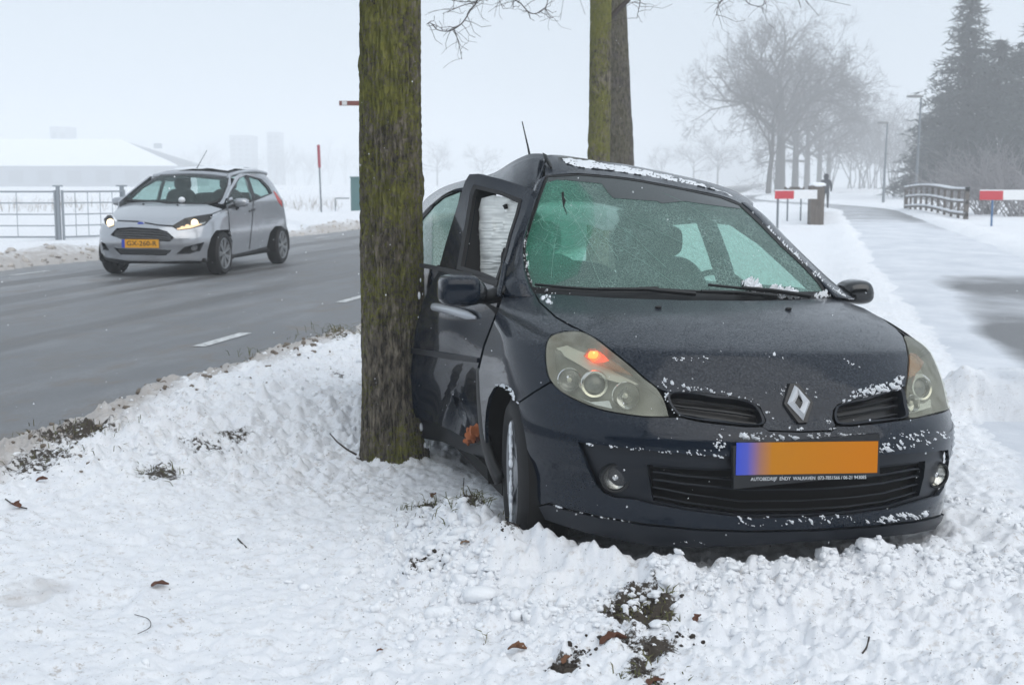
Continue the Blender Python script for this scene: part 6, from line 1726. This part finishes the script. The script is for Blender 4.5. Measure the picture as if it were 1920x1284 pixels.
# ================================================================== litter in the snow
def gz(x, y):
    z = ground_z(np.array([[x]]), np.array([[y]]))[0][0, 0]; return float(z)
ICO_V = None
def ico(sub=1):
    bm = bmesh.new(); bmesh.ops.create_icosphere(bm, subdivisions=sub, radius=1.0); V = np.array([v.co[:] for v in bm.verts]); F = [[v.index for v in f.verts] for f in bm.faces]; bm.free(); return V, F
IV, IF = ico(2)
IQ = [np.random.default_rng(s).normal(0, 1, (3, 3)) for s in range(4)]
def clods(name, label, pts, m_, seed):
    """crumbs of snow scattered over the ground: nobody could count them"""
    r = np.random.default_rng(seed); VV, FF_ = [], []
    X = np.array([p[0] for p in pts]); Y = np.array([p[1] for p in pts]); Z = ground_z(X[None], Y[None])[0][0]
    for k, (x, y, s_) in enumerate(pts):
        n = 1 + .16 * (r.random(len(IV)) - .5) + .26 * np.sin(IV @ r.normal(0, 2.2, 3) + r.random() * 6) + .20 * np.sin(IV @ r.normal(0, 4.5, 3) + r.random() * 6); sc = np.array([1, 1, .8]) * s_ * (.65 + .7 * r.random(3))
        VV.append(IV * n[:, None] * sc + np.array([x, y, Z[k] + s_ * .10])); FF_.append(np.array(IF) + k * len(IV))
    o = mesh(name, np.concatenate(VV), np.concatenate(FF_).tolist(), m_, None); tag(o, label, 'snow', kind='stuff'); return o
r = np.random.default_rng(5); pts = []
while len(pts) < 2300:
    k = r.random()
    if k < .42:      # thrown up in front of the bumper
        a = .02 - abs(r.normal(0, .15)); b = r.uniform(-1.05, 1.0); s_ = .003 + abs(r.normal(0, .006)) * (.5 + r.random())
    elif k < .74:    # beside the front wheel and down the near flank
        a = r.normal(.55, .42); b = -1.0 - abs(r.normal(0, .20)); s_ = .003 + abs(r.normal(0, .0085)) * (.4 + 1.3 * r.random() ** 2)
    elif k < .84:
        a = r.normal(.35, .4); b = 1.0 + abs(r.normal(0, .20)); s_ = .004 + abs(r.normal(0, .008))
    else:
        a = r.uniform(-1.0, 1.2); b = r.uniform(-2.2, 1.2); s_ = .003 + abs(r.normal(0, .004))
        if a > -.1 and -.9 < b < 1.0: continue
    p = cw(a, b, 0); pts.append((p.x, p.y, min(s_, .05)))
for k in range(1300):      # churned bank between the road and the trunk
    y = r.uniform(5.6, 11.5); s = r.uniform(-3.7, -1.3); x = s + SL * y
    if math.hypot(x + .606, y - 6.6) > .3 and not (x > -.55 and y > 5.3): pts.append((x, y, .004 + abs(r.normal(0, .011)) * r.random()))
clods('snow_crumbs', 'white crumbs of snow thrown up around the wrecked car', pts, M['snow'], 3)
pts = []
for k in range(900):       # edge of the road
    y = r.uniform(5.6, 16); s = R_NEAR + r.normal(-.05, .30); pts.append((s + SL * y, y, .004 + abs(r.normal(0, .008))))
M['slush'] = mat('brown_slush', (.17, .14, .11), .55)
clods('slush_crumbs', 'brown crumbs of slush along the near road edge', pts, M['slush'], 4)
pts = []
for k in range(500):
    y = r.uniform(14, 42); s = R_FAR - abs(r.normal(.1, .5)); pts.append((s + SL * y, y, .008 + abs(r.normal(0, .020))))
clods('slush_crumbs', 'brown and white slush ploughed to the far road edge', pts, M['slush2'] if 'slush2' in M else mat('grey_slush', (.50, .47, .44), .6), 5)
# soil crumbs in the bare patches
pts = []
for c_, rad, k_ in SOILW[:16]:
    for j in range(int(34 * k_)):
        pts.append((c_.x + r.normal(0, rad * .55), c_.y + r.normal(0, rad * .5), .002 + abs(r.normal(0, .0028))))
clods('soil_crumbs', 'dark crumbs of earth in the bare patches by the car', pts, mat('wet_earth', (.030, .022, .016), .85), 6)
# grass
def grass(name, label, spots, seed):
    rg = random.Random(seed); mb = MB()
    for x, y, n, rad, h in spots:
        for k in range(n):
            px_, py_ = x + rg.gauss(0, rad), y + rg.gauss(0, rad); z = gz(px_, py_) - .005 if k % 6 == 0 else z
            a = rg.uniform(0, 6.28); hh = h * rg.uniform(.4, 1.1); e = Vector((math.cos(a), math.sin(a), 0)); w_ = e.orthogonal().normalized() * .0028; b = Vector((px_, py_, z)); lean = rg.uniform(.3, 1.3)
            p1 = b + UP * hh * .6 + e * hh * .3 * lean; p2 = b + UP * hh * .8 + e * hh * lean
            mb.add([b - w_, b + w_, p1 + w_ * .8, p1 - w_ * .8, p2], [(0, 1, 2, 3), (3, 2, 4)])
    o = mb.build(name, M['grass'], None, smooth=False); tag(o, label, 'grass', kind='stuff'); return o
m = mat('winter_grass', (.08, .10, .02), .7); t = NT(m); t.set('Base Color', t.mixc(t.noise(t.coord('Object'), 9, 3), (.030, .060, .012), (.16, .13, .05))); M['grass'] = m
gp = lambda x, y: ground(x, y, (.11 if 1000 < x < 1300 and y < 1230 else .065) if x > 700 else .04)
def spot(x, y, n, rad, h): p = gp(x, y); return (p.x, p.y, n, rad, h)
grass('grass', 'short winter grass showing through the snow around the wreck', [spot(1190, 1115, 60, .05, .03), spot(1245, 1100, 10, .012, .05), spot(1255, 1125, 14, .03, .05), spot(1215, 1200, 26, .06, .04), spot(800, 925, 26, .05, .05), spot(880, 985, 40, .045, .07), spot(900, 975, 26, .04, .05), spot(850, 1005, 16, .05, .05), spot(775, 975, 10, .03, .04),
      spot(908, 1165, 3, .01, .08), spot(755, 935, 6, .02, .06), spot(1310, 1280, 6, .02, .05), spot(960, 1000, 12, .05, .04)], 3)
grass('grass', 'tufts of grass in the slush at the road edge', [spot(130, 850, 46, .13, .06), spot(95, 885, 30, .12, .05), spot(170, 845, 30, .10, .05), spot(60, 905, 16, .1, .05), spot(618, 640, 70, .10, .10), spot(640, 655, 50, .10, .09), spot(465, 693, 46, .10, .08), spot(300, 905, 20, .06, .05), spot(560, 655, 14, .08, .07), spot(655, 672, 30, .08, .08)], 4)
# dry stalks in the field behind the road
rg = random.Random(8); mb = MB()
for k in range(260):
    x = rg.choice((rg.gauss(600, 40), rg.gauss(140, 45), rg.gauss(40, 40), rg.gauss(560, 25))); y = rg.uniform(384, 404); p = ground(x, y, .0); h = rg.uniform(.2, .7); a = rg.gauss(0, .35)
    mb.tube([p + Vector((0, 0, -.1)), p + Vector((a * h * .5, 0, h * .6)), p + Vector((a * h * 1.2, 0, h))], [.010, .007, .004], 3, cap=False)
o = mb.build('dry_reeds', mat('dry_stalk', (.22, .17, .12), .9), None); tag(o, 'dry brown stalks standing in the snow beyond the road', 'reeds', kind='stuff')

# leaves: lobed, curled blades
def leaf(px, py, L, ang, curl, col, label, lobes=4, tilt=.35):
    p = gp(px, py); z = gz(p.x, p.y) + .008; g = tag_leaf = None; rg = random.Random(int(px * 7 + py)); n = 14; rows = []
    u = Vector((math.cos(ang), math.sin(ang), 0)); v = Vector((-math.sin(ang), math.cos(ang), 0))
    c = Vector((p.x, p.y, z))
    for i in range(n + 1):
        t_ = i / n; w_ = L * .30 * math.sin(math.pi * t_ ** .8) * (1 + .42 * math.sin(t_ * math.pi * 2 * lobes)) + .0015
        row = []
        for s_ in (-1, -.5, 0, .5, 1):
            zz = curl * L * (abs(s_) ** 1.5) * .5 * math.sin(math.pi * t_) + tilt * L * t_ * .5 + L * .05 * math.sin(5 * t_ + s_ * 2); row.append(c + u * (t_ - .5) * L + v * s_ * w_ + UP * zz)
        rows.append(row)
    mb = MB().grid(rows); mm = mat('dead_leaf', col, .7); o = mb.build('fallen_leaf', mm, None, sharp=None)
    o.modifiers.new('thickness', 'SOLIDIFY').thickness = .0012
    st = MB().tube([c - u * L * .5, c - u * L * .68 + UP * -.003], .0014, 4)
    tag(o, label, 'leaf', 'dead leaves on the snow'); return o
br = ((.10, .035, .016), (.17, .075, .035), (.14, .05, .02), (.20, .12, .07))
leaf(1150, 1152, .085, .15, .5, br[0], 'large dark brown leaf on the bare earth patch before the car', 3)
leaf(970, 1195, .060, -.35, .6, br[1], 'curled light brown leaf left of the bare earth patch', 3)
leaf(1307, 1152, .034, .9, .7, br[0], 'small upright brown leaf right of the bare earth patch', 2, .9)
leaf(1228, 1248, .055, .2, .3, br[0], 'flat dark leaf below the bare earth patch', 2)
leaf(300, 1095, .060, .2, .4, br[0], 'long narrow dark leaf on smooth snow at the lower left', 2, .1)
leaf(712, 1185, .020, .1, .5, br[2], 'tiny orange brown leaf left of the earth patch, near the bottom', 2)
leaf(780, 972, .045, .5, .6, br[0], 'dark crumpled leaf in snow between trunk and front wheel', 3)
leaf(812, 906, .040, 1.2, .6, br[0], 'dark leaf in the grass tuft just right of the trunk foot', 3)
leaf(872, 1046, .034, 0, .4, br[3], 'pale brown leaf on snow below the front wheel', 2)
leaf(32, 980, .05, 2.4, .6, br[0], 'reddish leaf with stalk at the left edge of the picture', 2)
leaf(80, 935, .05, .4, .6, br[0], 'dark leaf near the grass at the left road edge', 2)
leaf(1062, 1180, .035, .7, .6, br[1], 'small leaf standing in the little earth spot', 2, .8)
def twig(pts, r_, label):
    W = []
    for x, y, h in pts:
        p = gp(x, y); W.append(Vector((p.x, p.y, gz(p.x, p.y) + h)))
    o = MB().tube(crom(W, 4), r_, 5).build('twig', M['twig'], None); tag(o, label, 'twig', 'twigs in the snow'); return o
twig([(446, 1010, .004), (453, 1017, .006), (462, 1021, .004)], .003, 'short dark twig on smooth snow left of the trunk')
twig([(12, 968, .01), (30, 978, .014), (52, 982, .006)], .003, 'forked twig at the left edge of the picture')
twig([(868, 900, -.01), (869, 885, .03), (870, 897, .075)], .0025, 'upright twig in the snow between trunk and front wheel')
twig([(252, 1143, .004), (278, 1154, .004), (281, 1168, .004), (258, 1180, .004)], .0012, 'thin curved stalk on the snow at lower left')
twig([(1618, 1198, .004), (1626, 1192, .006), (1630, 1188, .004)], .003, 'small dark twig on the snow right of the plate')
twig([(955, 1040, .01), (985, 1020, .04), (1012, 1012, .02)], .003, 'dark twig in the crumbs beside the front wheel')
# flakes in the air
rf = np.random.default_rng(9); VV, FF_ = [], []; V0, F0 = ico(1); n0 = 0
for k in range(1500):
    d = 2.6 + 14 * rf.random() ** 1.4; u = rf.uniform(-.42, .42); v = rf.uniform(-.30, .28); p = CAMP + Vector((u * d, d, v * d - d * SP))
    if p.z < .1: continue
    VV.append(V0 * (.0006 + .0012 * rf.random() ** 2) * np.array([1, 1, 1.3]) + np.array(p)); FF_.append(np.array(F0) + n0); n0 += len(V0)
o = mesh('falling_snow', np.concatenate(VV), np.concatenate(FF_).tolist(), mat('snowflake', (.9, .92, .95), .8), None); tag(o, 'small snowflakes falling through the air', 'snow', kind='stuff')
# ================================================================== falling snow and mist
hz = MB().box((0, 0, 0), (1, 1, 1)); hz.V = []; hz.F = []
hz.box((0, 440, 18.0), (3000, 980, 40.0))
ho = hz.build('haze', None, None, smooth=False); ho['kind'] = 'stuff'; tag(ho, 'pale snowy mist hanging over the whole scene', 'haze')
m = bpy.data.materials.new('snow_mist'); m.use_nodes = True; nt = m.node_tree; nt.nodes.clear()
o_ = nt.nodes.new('ShaderNodeOutputMaterial'); pv_ = nt.nodes.new('ShaderNodeVolumePrincipled')
pv_.inputs['Color'].default_value = (.97, .985, 1.0, 1); pv_.inputs['Density'].default_value = .0029; pv_.inputs['Anisotropy'].default_value = .0
nt.links.new(pv_.outputs[0], o_.inputs['Volume']); ho.data.materials.append(m)
